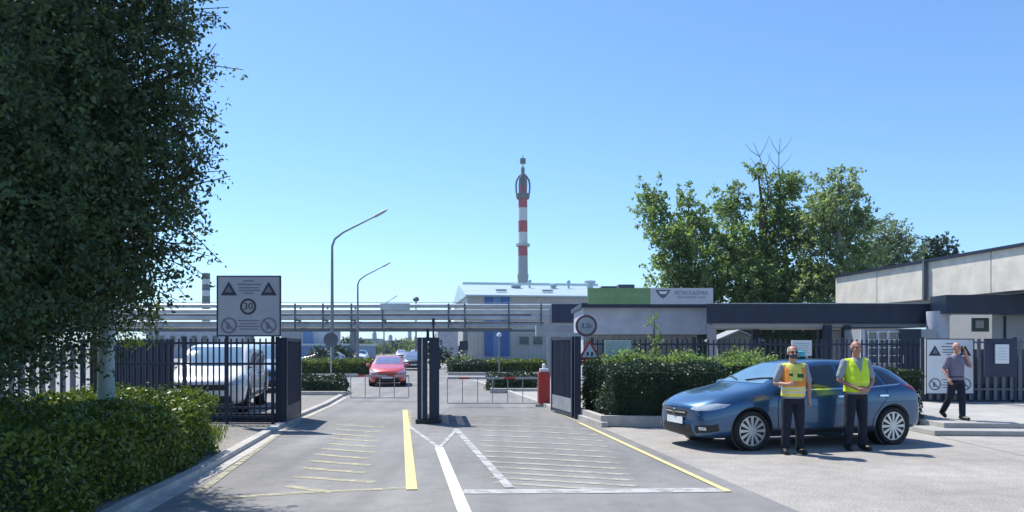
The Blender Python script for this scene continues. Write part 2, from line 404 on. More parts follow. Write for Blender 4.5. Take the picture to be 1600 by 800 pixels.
# ================================================================== GROUND
RD = Vector((-.1419, .9899, 0))
def sheet(name, pts, z, m, kind='structure'):
    mb = MB(); mb.add([(p[0], p[1], z) for p in pts], [tuple(range(len(pts)))])
    o = mb.build(name, m)
    if o.data.polygons[0].normal.z < 0:
        o.data.flip_normals()
    return tag(o, kind=kind)
sheet('ground', [(-2500, -200), (2500, -200), (2500, 4500), (-2500, 4500)], -.03, field_m)
sheet('yard', [(-60, -20), (70, -20), (70, 140), (-90, 140)], -.012, asphalt_dark)
LK = [Vector((-3.1, -6, 0)), Vector((-3.35, 3, 0)), P(228, 787), P(325, 737), P(415, 684), P(470, 652), P(512, 634), P(540, 618)]
LK.append(LK[-1] + RD * 14); 
RK = [Vector((4.6, -6, 0)), P(1250, 800), P(940, 668), P(860, 640), P(780, 610), P(740, 598)]
far_l = LK[-1] + RD * 320 ; far_r = RK[-1] + RD * 320
sheet('road', [(p.x, p.y) for p in LK] + [(far_l.x, far_l.y), (far_r.x, far_r.y)] + [(p.x, p.y) for p in reversed(RK)], 0, asphalt)
sheet('forecourt', [(4.6, -6), (RK[1].x, RK[1].y), (RK[2].x, RK[2].y), (4.5, 16.6), (8.5, 15.9), (9.5, 14.6), (40, 13.2), (40, -6)], .0, forecourt_m)
# darker strip of gutter across the forecourt
g0, g1 = P(1440, 676), P(1640, 722)
mb = MB(); mb.add([g0 + Vector((0, .16, .004)), g0 + Vector((0, -.12, .004)), g1 + Vector((0, -.12, .004)), g1 + Vector((0, .14, .004))], [(0, 1, 2, 3)])
tag(mb.build('gutter_strip', asphalt), kind='structure')
def ribbon(path, off0, off1, z0, z1, mb):
    """a strip along a ground path between two sideways offsets (positive = right of travel)"""
    n = len(path); L = []; 
    for i, p in enumerate(path):
        d = (path[min(i + 1, n - 1)] - path[max(i - 1, 0)]); d.z = 0; d.normalize(); r = Vector((d.y, -d.x, 0)); L.append((p + r * off0, p + r * off1))
    vs = []; 
    for a, b in L: vs += [(a.x, a.y, z0), (b.x, b.y, z0), (b.x, b.y, z1), (a.x, a.y, z1)]
    fs = []
    for i in range(n - 1):
        a, b = 4 * i, 4 * i + 4
        for k in range(4): k2 = (k + 1) % 4; fs.append((a + k, b + k, b + k2, a + k2))
    fs += [(0, 1, 2, 3), (4 * n - 1, 4 * n - 2, 4 * n - 3, 4 * n - 4)]
    mb.add(vs, fs)
mb = MB(); ribbon(LK[:8], -.17, .0, -.02, .085, mb); tag(mb.build('kerb', kerb_m, bevel=.012), kind='structure')
mb = MB(); ribbon(LK[:8], .004, .17, -.02, .008, mb); tag(mb.build('gutter', kerb_m), kind='structure')
RKK = [RK[2], RK[3], RK[4], RK[5]]
mb = MB(); ribbon(RKK, -.0, .15, -.02, .11, mb); tag(mb.build('kerb', kerb_m, bevel=.012), kind='structure')
# verges behind the kerbs
sheet('verge', [(LK[0].x - .17, -6)] + [(p.x - .17, p.y) for p in LK[1:8]] + [(-7, 29), (-34, 29), (-34, -6)], .05, verge_m)
mb = MB(); pl = [(RK[2].x + .12, RK[2].y + .2), (RK[3].x + .15, RK[3].y), (RK[4].x + .15, RK[4].y), (RK[5].x + .15, RK[5].y), (3, 40), (40, 40), (40, 18.4), (8.5, 18.4), (8.0, 16.6), (4.5, 16.9)]
mb.prism(pl, -.02, .07); tag(mb.build('pavement', concrete), kind='structure')
# patched asphalt
for k, (px, py, a, b) in enumerate(((760, 640, .7, 2.4),)):
    c = P(px, py); sheet('asphalt_patch', [(c.x - a, c.y - b), (c.x + a, c.y - b * .9), (c.x + a * .9 - .14 * b, c.y + b), (c.x - a - .14 * b, c.y + b * .95)], .003 , asphalt_patch_m)
# raised pavement with two steps at the right
mb = MB(); mb.prism([(8.55, 15.2), (40, 12.9), (40, 26), (8.55, 26)], 0, .20); tag(mb.build('raised_pavement', concrete, bevel=.01), kind='structure')
mb = MB(); mb.prism([(8.1, 14.72), (40, 12.3), (40, 13.1), (8.1, 15.7)], 0, .10); tag(mb.build('step', concrete, bevel=.01), kind='structure')
# planter kerb wall round the right hedge
mb = MB(); cw = [P(872, 641) + Vector((.12, 0, 0)), RK[2] + Vector((.12, .25, 0)), Vector((4.6, 16.15, 0))]
ribbon(cw, -.0, .14, .0, .24, mb); tag(mb.build('planter_kerb', kerb_m, bevel=.015), 'low concrete edging round the dark clipped hedge by the entrance lane', 'planter')

# ---- road markings
def line(pts, wd, m, z=.006, name='road_marking'):
    mb = MB(); v = [P(*p) if not isinstance(p, Vector) else p for p in pts]; n = len(v); vs = []
    for i, p in enumerate(v):
        d = v[min(i + 1, n - 1)] - v[max(i - 1, 0)]; d.normalize(); r = Vector((d.y, -d.x, 0)) * wd / 2
        vs += [(p.x - r.x, p.y - r.y, z), (p.x + r.x, p.y + r.y, z)]
    mb.add(vs, [(2 * i, 2 * i + 1, 2 * i + 3, 2 * i + 2) for i in range(n - 1)])
    return tag(mb.build(name, m), kind='structure')
line([(285, 790), (455, 665), (512, 638)], .09, yellow_w, .013)
line([(633, 641), (643.5, 766)], .135, yellow_p, .011)
line([(640, 641), (641, 664)], .07, yellow_w, .009)
line([(634.5, 650), (641, 668), (686, 700)], .09, white_w, .007)
line([(686, 700), (737, 830)], .14, white_p, .013)
line([(684, 703), (713, 672)], .08, white_w, .009)
line([(712, 671), (796, 763)], .12, white_w, .0115)
line([(905, 661), (1138, 769)], .085, yellow_p, .011)
line([(905, 661), (872, 645)], .07, yellow_w, .009)
line([(724, 769), (920, 768), (1140, 766)], .26, white_w, .007)
line([(340, 779), (480, 770), (636, 763)], .12, yellow_w, .007)
for px0, px1, y in ((525, 600, 664), (522, 592, 671), (518, 588, 678), (515, 590, 685), (508, 585, 693), (500, 585, 701), (492, 575, 710), (482, 578, 720), (468, 570, 731), (458, 585, 745), (450, 520, 760)):
    line([(px0, y), (px1, y + 4 + (y - 664) * .06)], .14, yellow_w, .005)
for k in range(12):
    y = 664 + k * 8.2; s = (y - 660) / 100
    line([(735 + 40 * s, y), (850 + 30 * s, y + 3 + 4 * s), (925 + 85 * s, y + 7 + 8 * s)], .13, yellow_g, .005)

# ================================================================== FAR THINGS
def cyl_bands(name, c, segs, parent):
    for (r0, r1, z0, z1, m, nm) in segs:
        mb = MB(); mb.lathe([(r0, z0), (r1, z1)], (c[0], c[1], 0), n=24); mb.build(nm, m, parent, smooth=True)
chim_w = mat('chimney_white', (.62, .64, .68), .8, var=.08); chim_r = mat('chimney_red', (.42, .05, .07), .8, var=.12); chim_g = mat('chimney_grey', (.33, .36, .42), .8, var=.08)
CY = 400.; k3 = CY / F; cx = (817 - 800) * k3
zz = lambda y: EYE + (HZ - y) * k3
ch = empty('chimney', (cx, CY, -.03), 'tall red and white banded chimney with a crown of curved steel arms', 'chimney')
cyl_bands('chimney', (cx, CY), [
    (3.4, 3.1, -.03, zz(449), chim_g, 'shaft'), (2.4, 3.0, zz(449), zz(429), chim_g, 'collar'), (2.6, 2.5, zz(429), zz(400), chim_g, 'shaft'),
    (2.5, 2.45, zz(400), zz(385), chim_r, 'band'), (2.45, 2.4, zz(381), zz(363), chim_w, 'band'), (2.4, 2.38, zz(363), zz(345), chim_r, 'band'),
    (2.38, 2.35, zz(345), zz(325), chim_w, 'band'), (2.35, 2.3, zz(325), zz(306), chim_r, 'band'), (1.9, 1.6, zz(306), zz(291), chim_r, 'band'), (1.4, 1.3, zz(291), zz(277), pipe_d, 'flue'),
    (.95, .95, zz(277), zz(262), pipe_d, 'flue_pipe'), (.4, .4, zz(262), zz(255), chim_w, 'mast'), (1.5, 1.5, zz(255.5), zz(248), pipe_d, 'cap'), (.3, .2, zz(248), zz(243), pipe_d, 'mast'),
    (3.7, 3.7, zz(385), zz(381), pipe_m, 'platform'), (3.1, 3.5, zz(311), zz(303), pipe_d, 'platform')], ch)
for i in range(6):
    a = i * math.pi / 3; p = []
    for t, rr in ((311, 2.9), (300, 3.4), (290, 3.6), (282, 3.2), (276, 2.0), (272, .9)):
        p.append((cx + math.cos(a) * rr, CY + math.sin(a) * rr, zz(t)))
    mb = MB(); mb.tube(p, [.42, .45, .5, .5, .45, .3], 6); mb.build('curved_arm', pipe_d, ch, smooth=True)
c2 = empty('chimney', ((322 - 800) / F * 300, 300, -.03), 'short distant chimney with dark and pale bands beside the grey warning board', 'chimney')
z2 = lambda y: EYE + (HZ - y) * .25
ys = [620, 475, 463, 454, 445, 436, 427]
for i in range(6):
    mb = MB(); mb.lathe([(1.55, max(-.03, z2(ys[i]))), (1.5, z2(ys[i + 1]))], (c2.location.x, 300, 0)); mb.build('band' if i else 'shaft', (chim_g, chim_w, pipe_d)[0 if i == 0 else 1 + i % 2], c2, smooth=True)

# pipe bridge
PY = 95.
pb = empty('pipe_bridge', (W(640, 500, PY).x, PY, 0), 'long steel pipe rack carrying many grey pipes across the road', 'pipe bridge')
xa, xb = W(-120, 0, PY).x, W(864, 0, PY).x
def zp(y, Y=PY): return EYE + (HZ - y) / F * Y
for (y, r, dy, m, x1) in ((478, .24, 0, pipe_m, 866), (485, .15, .6, pipe_m, 866), (492, .16, 0, pipe_d, 830), (497, .28, -.5, pipe_m, 866), (504, .14, .6, pipe_d, 850), (509, .26, 0, pipe_m, 850), (514, .2, .8, pipe_d, 800)):
    mb = MB(); mb.tube([(xa, PY + dy, zp(y)), (W(x1, 0, PY).x, PY + dy, zp(y))], r, 10); mb.build('pipe', m, pb, smooth=True)
for y in (488.5, 516.5):
    for dy in (-1.0, 1.2):
        mb = MB(); mb.box(((xa + xb) / 2, PY + dy, zp(y)), (xb - xa, .16, .22)); mb.build('girder', pipe_d if y > 500 else pipe_m, pb)
for px in (-60, 120, 240, 390, 465, 508, 552, 600, 702, 727, 795, 845):
    x = W(px, 0, PY).x; mb = MB()
    for dy in (-1.1, 1.3): mb.box((x, PY + dy, (zp(475) + zp(518)) / 2), (.2, .16, zp(475) - zp(518)))
    mb.box((x, PY, zp(501)), (.16, 2.4, .16)); mb.build('frame', pipe_d, pb)
for px in (40, 240, 390, 552, 727):
    x = W(px, 0, PY).x; mb = MB()
    for dy in (-.8, 1.0): mb.box((x, PY + dy, zp(518) / 2), (.42, .3, zp(518)))
    mb.beam((x, PY - .8, .6), (x, PY + 1, 3.2), .12, .12); mb.build('column', lampm, pb)
mb = MB(); x = W(727, 0, PY).x; mb.box((x - .1, PY - 1.2, zp(540)), (1.0, .5, 1.1)); mb.build('junction_box', navy, pb)
mb = MB(); mb.beam((xa, PY - 1.15, zp(473.5)), (xb, PY - 1.15, zp(473.5)), .06, .06); mb.build('handrail', steel, pb)
mb = MB(); mb.box((W(620, 0, PY).x, PY - 1.3, zp(480)), (3.6, .1, .8)); mb.build('cladding_panel', pipe_m, pb)

# street lamps
def lamp(px, base_y, Y, top, tip, label, hd=1., name='street_lamp'):
    b = W(px, base_y, Y); b.z = 0
    r = empty(name, b, label, 'street lamp', 'tall curved street lamps along the works road')
    t = W(px, top, Y); e = W(tip[0], tip[1], Y); mb = MB()
    mb.tube([b, Vector((b.x, Y, t.z * .5)), t - Vector((0, 0, .5))], [.13 * hd, .10 * hd, .075 * hd], 12); mb.build('pole', lampm, r, smooth=True)
    mb = MB(); q = t + Vector((.16, 0, .45)); q2 = q + (e - q) * .2 + Vector((0, 0, .12))
    mb.tube([t - Vector((0, 0, .55)), t, q, q2, e], [.075 * hd, .07 * hd, .065 * hd, .06 * hd, .045 * hd], 10); mb.build('arm', lampm, r, smooth=True)
    mb = MB(); d = (e - q).normalized(); mb.tube([e - d * .3, e - d * .1, e + d * .45, e + d * .7], [.045, .09, .08, .03], 8); mb.build('lamp_head', steel, r, smooth=True)
lamp(519, 0, 47, 385, (590, 336), 'nearest and tallest curved street lamp rising over the pipe rack')
lamp(559, 0, 76, 445, (601, 415), 'second curved street lamp to the right of the tallest one', 1.1)
lamp(600, 0, 123, 480, (616, 465), 'farthest small street lamp beyond the pipe rack', 1.)
mb0 = W(650, 0, 100); r = empty('floodlight_mast', (mb0.x, 100, 0), 'thin far mast topped by a round dark light behind the pipe rack', 'mast')
mb = MB(); mb.tube([(mb0.x, 100, 0), (mb0.x, 100, zp(470, 100))], [.14, .08], 8); mb.build('pole', lampm, r)
mb = MB(); mb.lathe([(.1, -.3), (.38, -.15), (.42, .1), (.2, .35)], (mb0.x, 100, zp(468, 100)), n=12); mb.build('lamp_head', pipe_d, r, smooth=True)

# ================================================================== BUILDINGS
# grey clad hall with blue panels
BY = 112.
def zb(y, Y=BY): return EYE + (HZ - y) / F * Y
x0, x1 = W(730, 0, BY).x, W(1135, 0, BY).x
hall = empty('works_hall', ((x0 + x1) / 2, BY, 0), 'long grey clad hall with tall blue panels and a pale metal roof', 'building')
depth = 26.; ez = zb(461); rz_ = ez + 2.6
mb = MB(); mb.box(((x0 + x1) / 2, BY + depth / 2, ez / 2), (x1 - x0, depth, ez)); 
nseg = 60
for i in range(nseg):   # vertical ribs of the cladding
    xx = x0 + (x1 - x0) * (i + .5) / nseg; mb.box((xx, BY - .04, ez / 2), (.09, .08, ez - .2))
mb.build('wall', grey_clad, hall)
mb = MB(); vs = []
mb.add([(x0 - .3, BY - .7, ez + .02), (x1, BY - .7, ez + .02), (x1, BY + depth / 2, rz_), (x0 - .3, BY + depth / 2, rz_), (x0 - .3, BY + depth + .5, ez), (x1, BY + depth + .5, ez),
        (x0 - .3, BY - .7, ez - .2), (x1, BY - .7, ez - .2), (x1, BY + depth + .5, ez - .2), (x0 - .3, BY + depth + .5, ez - .2)],
       [(0, 1, 2, 3), (3, 2, 5, 4), (6, 7, 1, 0), (6, 0, 3, 4, 9), (1, 7, 8, 5, 2), (9, 4, 5, 8), (6, 9, 8, 7)]); mb.build('roof', roof_m, hall)
mb = MB(); mb.add([(x0 - .02, BY, ez - .2), (x0 - .02, BY + depth, ez - .2), (x0 - .02, BY + depth / 2, rz_ - .2)], [(0, 1, 2)]); mb.build('gable', white_w_m, hall)
for (a, b, m) in ((757, 770, blue_p), (770.5, 782.5, blue_l), (783, 797, blue_p)):
    mb = MB(); xx0, xx1 = W(a, 0, BY).x, W(b, 0, BY).x; mb.box(((xx0 + xx1) / 2, BY - .1, ez / 2 + .2), (xx1 - xx0, .06, ez - .6)); mb.build('blue_panel', m, hall)
mb = MB(); mb.box(((x0 + x1) / 2, BY - .16, zb(480)), (x1 - x0, .1, .5)); mb.build('ledge', grey_clad, hall)
for px in (820, 842, 872, 892):
    xx = W(px, 0, BY).x; f = MB(); f.box((xx, BY - .12, zb(532)), (1.5, .1, 1.3)); wf = f.build('window', grey_wall, hall); g = MB(); g.box((xx, BY - .19, zb(532)), (1.3, .04, 1.1)); g.build('pane', bglass, wf)
mb = MB(); mb.box((W(712, 0, BY + 4).x - .7, BY + 6, zb(520) / 2), (3.0, 8, zb(505))); mb.build('annex', white_w_m, hall)
for px, y, s in ((820, 447, 1.4), (880, 446, 1.0), (940, 440, 1.5), (842, 441, .5), (905, 441, .5)):
    p = W(px, y, BY + 9); mb = MB(); mb.lathe([(.35 * s, p.z - 2.2), (.35 * s, p.z - .2), (.62 * s, p.z), (.62 * s, p.z + .35), (.2, p.z + .5)], (p.x, p.y, 0), n=12); mb.build('roof_vent', roof_m, hall, smooth=True)
mb = MB(); p = W(850, 0, BY + 16); mb.box((W(860, 0, BY + 20).x, BY + 26, ez + 2.0), (24, 10, 3.4)); mb.build('upper_roof', roof_m, hall)
for px in (788, 862):
    p = W(px, 0, BY + 3); mb = MB(); mb.box((p.x, p.y, ez + 1.0), (1.6, .8, .22)); mb.build('skylight', grey_wall, hall)

corner = Vector((x0, BY, 0)); hall.location = corner + Matrix.Rotation(R(8.4), 3, 'Z') @ (hall.location - corner); hall.rotation_euler = (0, 0, R(8.4))
# white gatehouse with the green and grey sign
GY = 32.; zg = lambda y, Y=GY: EYE + (HZ - y) / F * Y
gx0, gx1 = W(912, 0, GY).x, W(1105, 0, GY).x
gh = empty('gatehouse', ((gx0 + gx1) / 2, GY, .07), 'low white gatehouse under the long green and grey sign', 'building')
mb = MB(); mb.box(((gx0 + gx1) / 2, GY + 2.6, (zg(480) + zg(522)) / 2), (gx1 - gx0, 5, zg(480) - zg(522))); mb.box(((gx0 + gx1) / 2, GY + 3.2, zg(530) / 2 + .2), (gx1 - gx0 - .2, 3.6, zg(522)))
mb.build('wall', white_w_m, gh)
mb = MB(); mb.box(((gx0 + gx1) / 2, GY + 2.5, zg(477.5)), (gx1 - gx0 + .25, 5.6, .18)); mb.build('roof', navy, gh)
for i in range(9):
    xx = gx0 + .35 + i * (gx1 - gx0 - .6) / 8.2
    f = MB(); f.box((xx, GY + 1.36, 1.55), (.5, .08, 1.3)); wf = f.build('window', white_w_m, gh); g = MB(); g.box((xx, GY + 1.30, 1.55), (.42, .05, 1.2)); g.build('pane', bglass, wf)
mb = MB(); mb.box((W(1111, 0, GY).x, GY - .1, zg(495) / 2), (.33, .3, zg(495))); mb.build('column', white_w_m, gh)
mb = MB(); xx = W(965, 0, GY).x; mb.box((xx, GY + 3, zg(447)), (.75, 1.0, .4)); mb.box((W(988, 0, GY).x, GY + 2, zg(444)), (.7, .8, .24)); mb.build('roof_unit', pipe_d, gh)
# sign on its roof
sx0, sxm, sx1 = W(917, 0, GY).x, W(1014, 0, GY).x, W(1111, 0, GY).x; sz0, sz1 = zg(476), zg(451)
sg = empty('roof_sign', ((sx0 + sx1) / 2, GY, sz0), 'long company sign on the gatehouse roof, green half and pale grey half', 'sign')
mb = MB(); mb.box(((sx0 + sxm) / 2, GY - .28, (sz0 + sz1) / 2), (sxm - sx0, .12, sz1 - sz0)); mb.build('green_panel', sgreen, sg)
mb = MB(); mb.box(((sxm + sx1) / 2, GY - .28, (sz0 + sz1) / 2), (sx1 - sxm - .004, .12, sz1 - sz0)); mb.build('grey_panel', mat('pale_sign_panel', (.50, .50, .54), .6, var=.05), sg)
mb = MB(); yy = GY - .345; q = W(1022, 0, GY).x; zc = zg(460)
u = W(1045, 0, GY).x
mb.vprism([(q, zc + .16), (u, zc + .16), (u - .08, zc + .03), (u - .19, zc - .12), ((q + u) / 2, zc - .20), (q + .19, zc - .12), (q + .06, zc + .03)], yy, yy + .01); lg = mb.build('emblem', mat('emblem_grey', (.10, .11, .14), .6), sg)
mb = MB(); mb.vprism([(q + .12, zc + .10), (u - .12, zc + .10), (u - .2, zc - .01), (q + .2, zc - .01)], yy - .008, yy); mb.build('emblem_bar', board_w, sg)
tx = (W(1053, 0, GY).x + W(1101, 0, GY).x) / 2
o = text('lettering', 'PETROLKÉMIA', .235, (tx, yy, zg(459)), inkg, sg, sx=.92)
o = text('small_lettering', 'MOL-CSOPORT TAGJA', .105, (tx, yy, zg(465.5)), inkg, sg, sx=1.1)
mb = MB(); 
for i in range(17):      # faded strokes on the green half, no longer legible
    a = W(926 + i * 4.3 + (8 if i > 7 else 0), 0, GY).x; mb.box((a, yy + .004, zg(462) + .03 * ((i * 7) % 3 - 1)), (.055, .006, .10 + .04 * ((i * 5) % 3)))
mb.build('faded_strokes', sgreen_l, sg)

# dark canopy from gatehouse to the right building
KY = 28.; zk = lambda y, Y=KY: EYE + (HZ - y) / F * Y
kx0, kx1 = W(1104, 0, KY).x, W(1462, 0, KY).x
cp = empty('canopy', ((kx0 + kx1) / 2, KY, .07), 'long dark navy flat canopy joining gatehouse and right hand building', 'canopy')
kpoly = lambda e: [(kx0 - e, KY - e), (kx1 + e, KY - e), (kx1 + e, KY + 4), (kx0 + 1.35 - e, KY + 4)]
mb = MB(); mb.prism(kpoly(0), zk(505), zk(475)); mb.build('roof', navy, cp, bevel=.02)
for i in range(1, 5):
    mb = MB(); mb.box((kx0 + (kx1 - kx0) * i / 5, KY - .004, (zk(475) + zk(505)) / 2), (.03, .012, zk(475) - zk(505) - .02)); mb.build('seam', navy_lo, cp)
mb = MB(); mb.prism(kpoly(.03), zk(475) + .002, zk(475) + .035); mb.build('flashing', steel, cp)
mb = MB(); mb.prism([(kx0 + .25, KY + .15), (kx1 - .15, KY + .15), (kx1 - .15, KY + 3.85), (kx0 + 1.45, KY + 3.85)], zk(509) - .05, zk(505) - .004); mb.build('soffit', grey_wall, cp)
for px, dy in ((1292, .1), (1283, 3.4), (1180, 3.4), (1340, 3.6), (1322, .2)):
    p = W(px, 0, KY + dy); mb = MB(); mb.box((p.x, p.y, zk(508) / 2), (.26, .26, zk(508))); mb.build('post', navy, cp)
bb = empty('canopy', (W(888, 0, 45).x, 45, .0), 'dark blue box canopy end above the round restriction sign', 'canopy')
mb = MB(); a, b = W(862, 0, 45).x, W(922, 0, 45).x; z45 = lambda y: EYE + (HZ - y) / F * 45
mb.box(((a + b) / 2, 46.4, (z45(475) + z45(503)) / 2), (b - a, 2.8, z45(475) - z45(503))); mb.build('roof', navy_lo, bb)
mb = MB(); a2 = W(838, 0, 45).x; mb.box(((a2 + b) / 2, 46, (z45(508) + z45(524)) / 2), (b - a2, 1.6, z45(508) - z45(524))); mb.build('beam', grey_wall, bb)
for px in (862, 915):
    mb = MB(); x = W(px, 0, 45).x; mb.box((x, 46, z45(524) / 2), (.3, .3, z45(524))); mb.build('post', grey_wall, bb)

# right hand building: cream fascia running towards the camera, dark recess below
A = Vector((16.25, 38.6, 0)); B = Vector((17.95, 24.6, 0)); zt, zl = 5.22, 3.70
rb = empty('entrance_building', (20, 30, .2), 'concrete entrance building with a deep cream panelled fascia', 'building')
nrm = Vector((-(B - A).y, (B - A).x, 0)).normalized()
if nrm.x < 0: nrm = -nrm          # points into the building
mb = MB(); n = 4
for i in range(n):
    p = A + (B - A) * (i / n); q = A + (B - A) * ((i + 1) / n); g = (q - p).normalized() * .02
    mb.prism([tuple((p + g)[:2]), tuple((q - g)[:2]), tuple((q - g + nrm * .3)[:2]), tuple((p + g + nrm * .3)[:2])], zl, zt)
mb.build('fascia', cream, rb, bevel=.01)
mb = MB(); mb.prism([tuple((A - nrm * .12)[:2]), tuple((B - nrm * .12)[:2]), tuple((B + nrm * 14)[:2]), tuple((A + nrm * 14)[:2])], zt + .0, zt + .10); mb.build('roof', navy, rb)
mb = MB(); mb.prism([tuple((A + nrm * .32)[:2]), tuple((B + nrm * .32)[:2]), tuple((B + nrm * 14)[:2]), tuple((A + nrm * 14)[:2])], zl - .1, zt - .003); mb.build('roof_block', grey_wall, rb)
p = A + (B - A) * .5
mb = MB(); mb.box((p.x - .12, p.y, (zl + zt) / 2), (.14, .14, zt - zl + .1)); mb.build('drainpipe', pipe_d, rb)
# dark beam facing us and grey wall beneath
mb = MB(); mb.box((24, 27.4, (zk(461, 27) + zk(490, 27)) / 2), (17.6, 1.0, zk(461, 27) - zk(490, 27))); mb.build('beam', navy, rb)
mb = MB(); mb.box((25.5, 30.0, 1.6), (16, 4.0, 3.2 - .1)); mb.build('wall', grey_wall, rb)
mb = MB(); mb.lathe([(.37, .2), (.37, 3.0)], (W(1480, 0, 27).x, 27.6, 0), n=24); mb.build('column', white_w_m, rb, smooth=True)
wa, wb_ = W(1350, 0, 26.5).x, W(1470, 0, 26.5).x
mb = MB(); mb.box(((wa + wb_) / 2, 28.2, 1.27), (wb_ - wa, 2.8, 2.14)); mb.build('side_wall', grey_wall, rb)
mb = MB(); mb.box((wa + .07, 26.77, 1.27), (.14, .05, 2.12)); mb.build('corner_trim', white_w_m, rb)
for px in (1362, 1378, 1394, 1408):
    f = MB(); x = W(px + 4, 0, 26.6).x
    fr = mat('window_frame', (.5, .52, .54), .6) if 'window_frame' not in MATS else MATS['window_frame']
    for dx in (-.15, .15): f.box((x + dx, 26.74, 1.7), (.035, .07, 1.1))
    for k in range(5): f.box((x, 26.74, 1.15 + k * .275), (.30, .066, .035))
    wf = f.build('window', fr, rb); g = MB(); g.box((x, 26.77, 1.7), (.29, .04, 1.08)); g.build('pane', bglass, wf)
mb = MB(); mb.box((W(1425, 0, 26.6).x, 26.74, 1.35), (.75, .08, 2.0)); dd = mb.build('door', navy, rb)
mb = MB(); mb.box((W(1425, 0, 26.6).x - .28, 26.66, 1.3), (.03, .06, .3)); mb.build('handle', steel, dd)
# green running-man style emblem on the wall
mb = MB(); p = W(1562, 506, 26.85); mb.box((p.x, 27.97, p.z), (.62, .05, .5)); em = mb.build('wall_plate', mat('dark_green_plate', (.03, .07, .06), .6), rb)
mb = MB(); mb.box((p.x - .05, 27.93, p.z + .02), (.30, .03, .28)); mb.build('plate_mark', grey_wall, em)
mb = MB(); mb.box((p.x + .9, 27.96, 2.4), (.06, .06, .9)); mb.build('downpipe', navy, rb)
# grey shed seen under the canopy
sh = empty('shed', (W(1155, 0, 36).x, 36, .07), 'small pale shed glimpsed under the dark canopy', 'shed')
mb = MB(); x = W(1155, 0, 36).x; mb.vprism([(x - .95, .07), (x + .95, .07), (x + .95, 2.05), (x, 2.45), (x - .95, 2.05)], 36, 38); mb.build('wall', mat('drab_wall', (.17, .19, .17), .8), sh)
mb = MB(); mb.vprism([(x - 1.1, 2.0), (x, 2.47), (x + 1.1, 2.0), (x + 1.1, 2.08), (x, 2.55), (x - 1.1, 2.08)], 35.9, 38.1); mb.build('roof', grey_wall, sh)

# far buildings through the gap
def block(px0, px1, ytop, Y, m, label, win=0, d=15, name='factory_building', stripe=None):
    a, b = W(px0, 0, Y).x, W(px1, 0, Y).x; z = EYE + (HZ - ytop) / F * Y
    r = empty(name, ((a + b) / 2, Y, 0), label, 'building')
    mb = MB(); mb.box(((a + b) / 2, Y + d / 2, z / 2), (b - a, d, z)); mb.build('wall', m, r)
    mb = MB(); mb.box(((a + b) / 2, Y + d / 2, z + .15), (b - a + .5, d + .5, .3)); mb.build('roof', roof_m, r)
    for i in range(win):
        x = a + (b - a) * (i + .5) / win; wdt = (b - a) / win * .5
        f = MB(); f.box((x, Y - .06, z * .55), (wdt, .1, z * .4)); wf = f.build('window', grey_wall, r); g = MB(); g.box((x, Y - .13, z * .55), (wdt * .86, .04, z * .34)); g.build('pane', bglass, wf)
    if stripe:
        for (s0, s1, mm) in stripe:
            f = MB(); f.box(((W(s0, 0, Y).x + W(s1, 0, Y).x) / 2, Y - .08, z / 2), (W(s1, 0, Y).x - W(s0, 0, Y).x, .1, z)); f.build('blue_panel', mm, r)
    return r
block(228, 345, 512, 130, white_w_m, 'white works building behind the warning board', 7)
block(440, 500, 512, 125, white_w_m, 'white building with a dark blue stripe left of the nearest lamp', 0, stripe=((474, 489, blue_l), (440, 470, grey_wall)))
block(455, 560, 540, 118, blue_l, 'low blue building below the striped white one', 5)
block(592, 655, 533, 300, white_w_m, 'far low white building at the end of the road', 8)
block(650, 702, 538, 210, grey_clad, 'grey far building right of the road end', 4)
block(560, 590, 530, 330, grey_wall, 'pale grey far block just left of the road end', 3)
for i, (px, t, Y) in enumerate(((585, 518, 300), (610, 523, 330), (640, 515, 360))):
    r = empty('process_tower', (W(px, 0, Y).x, Y, 0), ['thin far process tower left of the red car', 'thin far process tower above the red car', 'thin far process tower nearest the centre gate'][i], 'tower')
    z = EYE + (HZ - t) / F * Y; mb = MB(); mb.lathe([(1.0, 0), (.9, z * .9), (.4, z)], (W(px, 0, Y).x, Y, 0), n=12); mb.build('column', pipe_m, r, smooth=True)
    mb = MB(); mb.lathe([(1.5, z * .6), (1.5, z * .6 + .2)], (W(px, 0, Y).x, Y, 0), n=12); mb.build('platform', pipe_d, r)

# ================================================================== FENCES, GATES
def fence(a, b, z0, h, label, m=None, pitch=.12, pw=.03, post=2.2, name='fence', cap=None, rails=(.12, -.12), group=None, pd=.03, toprise=.0, postm=None, cat='fence'):
    a = Vector(a); b = Vector(b); d = (b - a); d.z = 0; L = d.length; d.normalize(); ang = math.atan2(d.y, d.x); m = m or navy
    r = empty(name, (a + b) / 2 * 1.0, label, cat, group); r.location.z = z0
    mb = MB(); n = int(L / pitch)
    for i in range(n + 1):
        p = a + d * (L * i / n); mb.box((p.x, p.y, z0 + .06 + (h + toprise - .06) / 2), (pw, pd, h + toprise - .06), ang)
    mb.build('pickets', m, r)
    for rz in rails:
        z = z0 + (rz if rz > 0 else h + rz); mb = MB(); p = (a + b) / 2; mb.box((p.x, p.y + .0, z), (L, .045, .05), ang); mb.build('rail', m, r)
    k = max(1, int(round(L / post)))
    for i in range(k + 1):
        p = a + d * (L * i / k); mb = MB(); mb.box((p.x, p.y, z0 + (h + .04) / 2), (.075, .075, h + .04), ang); mb.build('post', postm or m, r)
    return r
